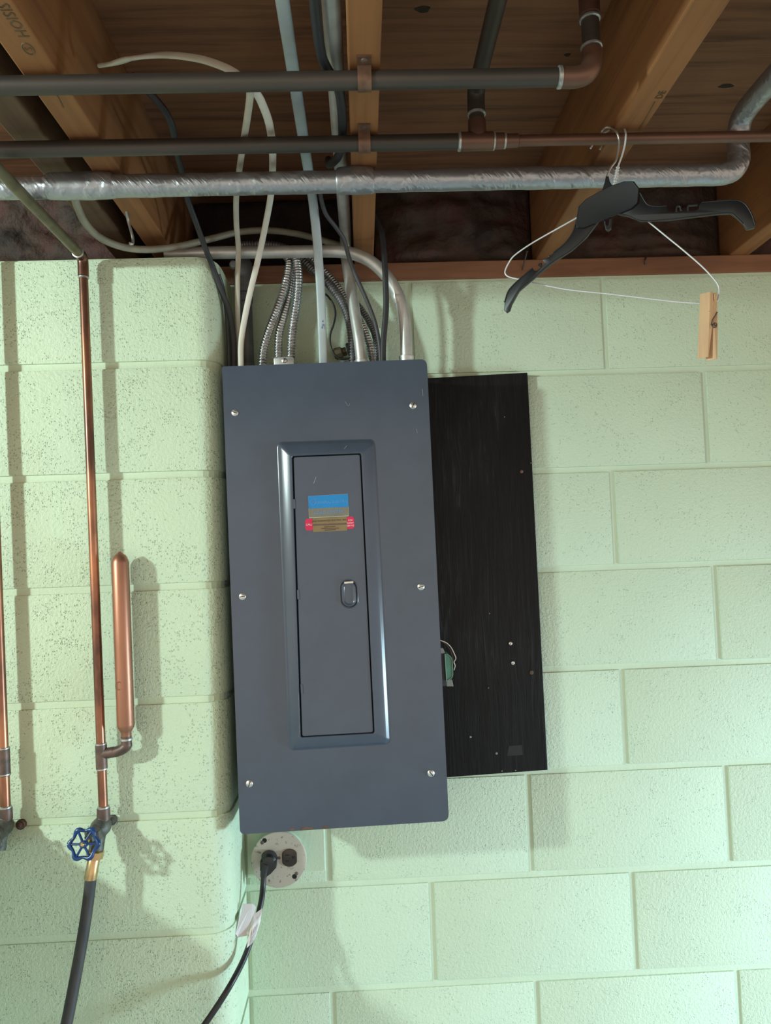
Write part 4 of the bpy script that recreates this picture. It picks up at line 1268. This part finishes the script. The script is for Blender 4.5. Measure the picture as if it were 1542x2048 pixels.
# rib along the arms: thin raised edges
def ribs(pts, w=0.0010):
    tube('rib', [hp(x, y, TH/2) for x, y in pts], w, M['hanger'], ht, seg=8, res=5)
ribs([(1009, 605), (1017, 581.6), (1034.5, 562.5), (1065, 536)])
ribs([(1107, 505), (1130, 486), (1146, 463), (1153, 441)])
ribs([(1019, 621), (1023, 608.5), (1038, 581.6), (1065, 558.6), (1103, 526), (1142, 501), (1172, 474), (1195, 444)])
ribs([(1280, 386), (1295, 409), (1315, 413), (1333, 412)])
ribs([(1403, 405), (1449, 401), (1476, 401), (1491, 409), (1503, 428), (1510, 449)])
ribs([(1485.5, 447), (1472, 434), (1460.6, 426), (1430, 428), (1334, 439.6), (1280, 441.5), (1257, 432), (1238, 428)])
# notch hooks
for a in ([(1353, 423), (1354, 414), (1360, 413), (1362, 421)], [(1376, 422), (1377, 412), (1384, 411), (1395, 410)]):
    tube('notch_hook', [hp(x, y) for x, y in a], 0.0016, M['hanger'], ht, seg=8)
for a in ([(1098, 512), (1102, 518), (1099, 524)], [(1076, 530), (1082, 528), (1081, 534)]):
    tube('notch_hook', [hp(x, y) for x, y in a], 0.0015, M['hanger'], ht, seg=8)
pad = [(1151, 447), (1157, 413), (1172, 398), (1219, 372), (1249, 362.5), (1268, 362.5), (1278, 376), (1276, 405), (1264, 417), (1219, 436), (1166, 457), (1154, 456)]
v, f = g_loft([[hp(x, y, o_) for x, y in pad] for o_ in (-0.006, 0.006)])
cxp, cyp = 1214, 410
def shr(k, o_):
    return [hp(cxp+(x-cxp)*k, cyp+(y-cyp)*k, o_) for x, y in pad]
v, f = g_loft([shr(0.96, -0.006), shr(1.0, -0.005), shr(1.0, 0.005), shr(0.97, 0.0062), shr(0.93, 0.0058)])
n_ = len(pad)
f += [tuple(range(n_))[::-1], tuple(range(4*n_, 5*n_))]
obj('centre_pad', v, f, M['hanger_pad'], ht, smooth=True, angle=0.8, label='matt black centre pad')
obj('stem', *g_prism([hp(x, y, 0.004) for x, y in ((1202, 386), (1209, 364), (1212, 350), (1216, 349), (1219, 362), (1227, 374))], -nh*0.008), M['hanger'], ht, bevel=0.001)
obj('lower_clip', *g_prism([hp(x, y, 0.003) for x, y in ((1205, 432), (1209, 450), (1211, 459), (1216, 461), (1222, 456), (1224, 434), (1219, 434), (1217, 450), (1213, 450), (1211, 434))], -nh*0.006), M['hanger'], ht, bevel=0.0008)
# hook: wire over the pipe; front part before the pipe, tip behind it
yf, yb, zz = p2.y-0.0125, p2.y+0.0125, zq
def hook(front, top, back, r, mat, parent, name='hook', dy=0.0):
    pts_ = [at(x, y, yf-0.008+0.008*(1-k/len(front))*0 if k else H0.y) for k, (x, y) in enumerate(front)]
    pts_ += [at(x, y, p2.y+0.002) for x, y in top]
    pts_ += [at(x, y, yb+dy) for x, y in back]
    tube(name, pts_, r, mat, parent, seg=10)
hook([(1214, 352), (1222, 335), (1232, 321), (1237, 300), (1238, 280), (1233, 264)], [(1222, 255.5), (1212, 255)], [(1204, 262), (1200, 276), (1203, 288), (1200, 299)], 0.0014, M['wiresteel'], ht)
# white wire hanger behind it
u2 = Vector((0.92, -0.392, 0)).normalized()
n2 = Vector((-u2.y, u2.x, 0))
W0 = Vector((hx.x+0.008, p2.y+0.004, hx.z))
wp = lambda x, y: at_plane(x, y, W0, n2)
wt_ = thing('wire_hanger', wp(1232, 590), 'thin white wire hanger hanging behind the black plastic hanger', 'hanger')
hook([(1231, 358), (1236, 334), (1244.5, 310), (1250, 288), (1251.5, 268)], [(1247, 256), (1239, 253.5)], [(1225, 258), (1205, 268), (1190, 282), (1181, 297)], 0.0013, M['wirewhite'], wt_, dy=0.005)
tube('twisted_neck', [wp(1236, 334), wp(1231, 358), wp(1226, 385)], lambda s, L_: 0.0024+0.0006*math.sin(s*1600), M['wirewhite'], wt_, seg=10, step=0.0006)
tube('shoulder_wire', [wp(x, y) for x, y in ((1226, 385), (1200, 408), (1149.6, 437.7), (1065, 485.7), (1027, 512.5), (1014, 532), (1010, 545), (1016, 553), (1034.5, 558), (1067, 566), (1134, 579), (1218.7, 588), (1295, 597), (1357, 604), (1406.8, 606.6), (1432, 604), (1437.5, 590), (1436, 570), (1410.6, 539.4), (1372, 505), (1334, 474), (1297, 443.5), (1255, 408), (1226, 385))], 0.0011, M['wirewhite'], wt_, seg=8, res=6)

# clothespin clipped to the wire hanger's right corner
cpos = wp(1421, 600)
pin = thing('clothespin', wp(1421, 718), 'wooden clothespin clipped on the right corner of the wire hanger', 'clothespin')
YPN = cpos.y-0.012
g = lambda x, y, Y=YPN: at(x, y, Y)
# the pin is turned: the left prong shows its broad face, the right prong its edge
def prong(pts, dy, name='prong'):
    return obj(name, *g_prism([g(x, y) for x, y in pts], dy), M['pin'], pin, bevel=0.0006)
dback = Vector((0.0, 0.011, 0.0))
obj('prong', *g_prism([g(x, y) for x, y in ((1420.5, 583), (1426.5, 584), (1426.8, 600), (1429.5, 606), (1427, 612), (1427, 650), (1424, 660), (1417.5, 714), (1415.5, 714), (1418, 650), (1419.5, 615))], Vector((-0.0102, 0.009, 0))), M['pin'], pin, bevel=0.0004)
obj('prong', *g_prism([g(x, y) for x, y in ((1434.5, 585), (1429, 587), (1430.5, 598), (1429, 605), (1427.8, 612), (1427.6, 650), (1429, 660), (1432.5, 718), (1435, 718), (1435.5, 650))], Vector((-0.0102, 0.009, 0))), M['pin'], pin, bevel=0.0004)
sc_ = g(1426.5, 652.5, YPN-0.001)
tube('spring', [sc_+Vector((0.0026*math.cos(a), -0.0004*k, 0.0026*math.sin(a))) for k, a in enumerate([i*0.524 for i in range(0, 20)])] , 0.0008, M['wirerust'], pin, seg=8, res=2)
tube('spring_arm', [g(1422.5, 650, YPN-0.0015), g(1425, 640, YPN-0.0015), g(1430, 632, YPN-0.001), g(1434.5, 624, YPN-0.0008)], 0.0008, M['wirerust'], pin, seg=8)
tube('spring_arm', [g(1419.5, 622.5, YPN+0.0002), g(1406.5, 626.5, YPN+0.0088)], 0.0007, M['wirerust'], pin, seg=8, res=0)
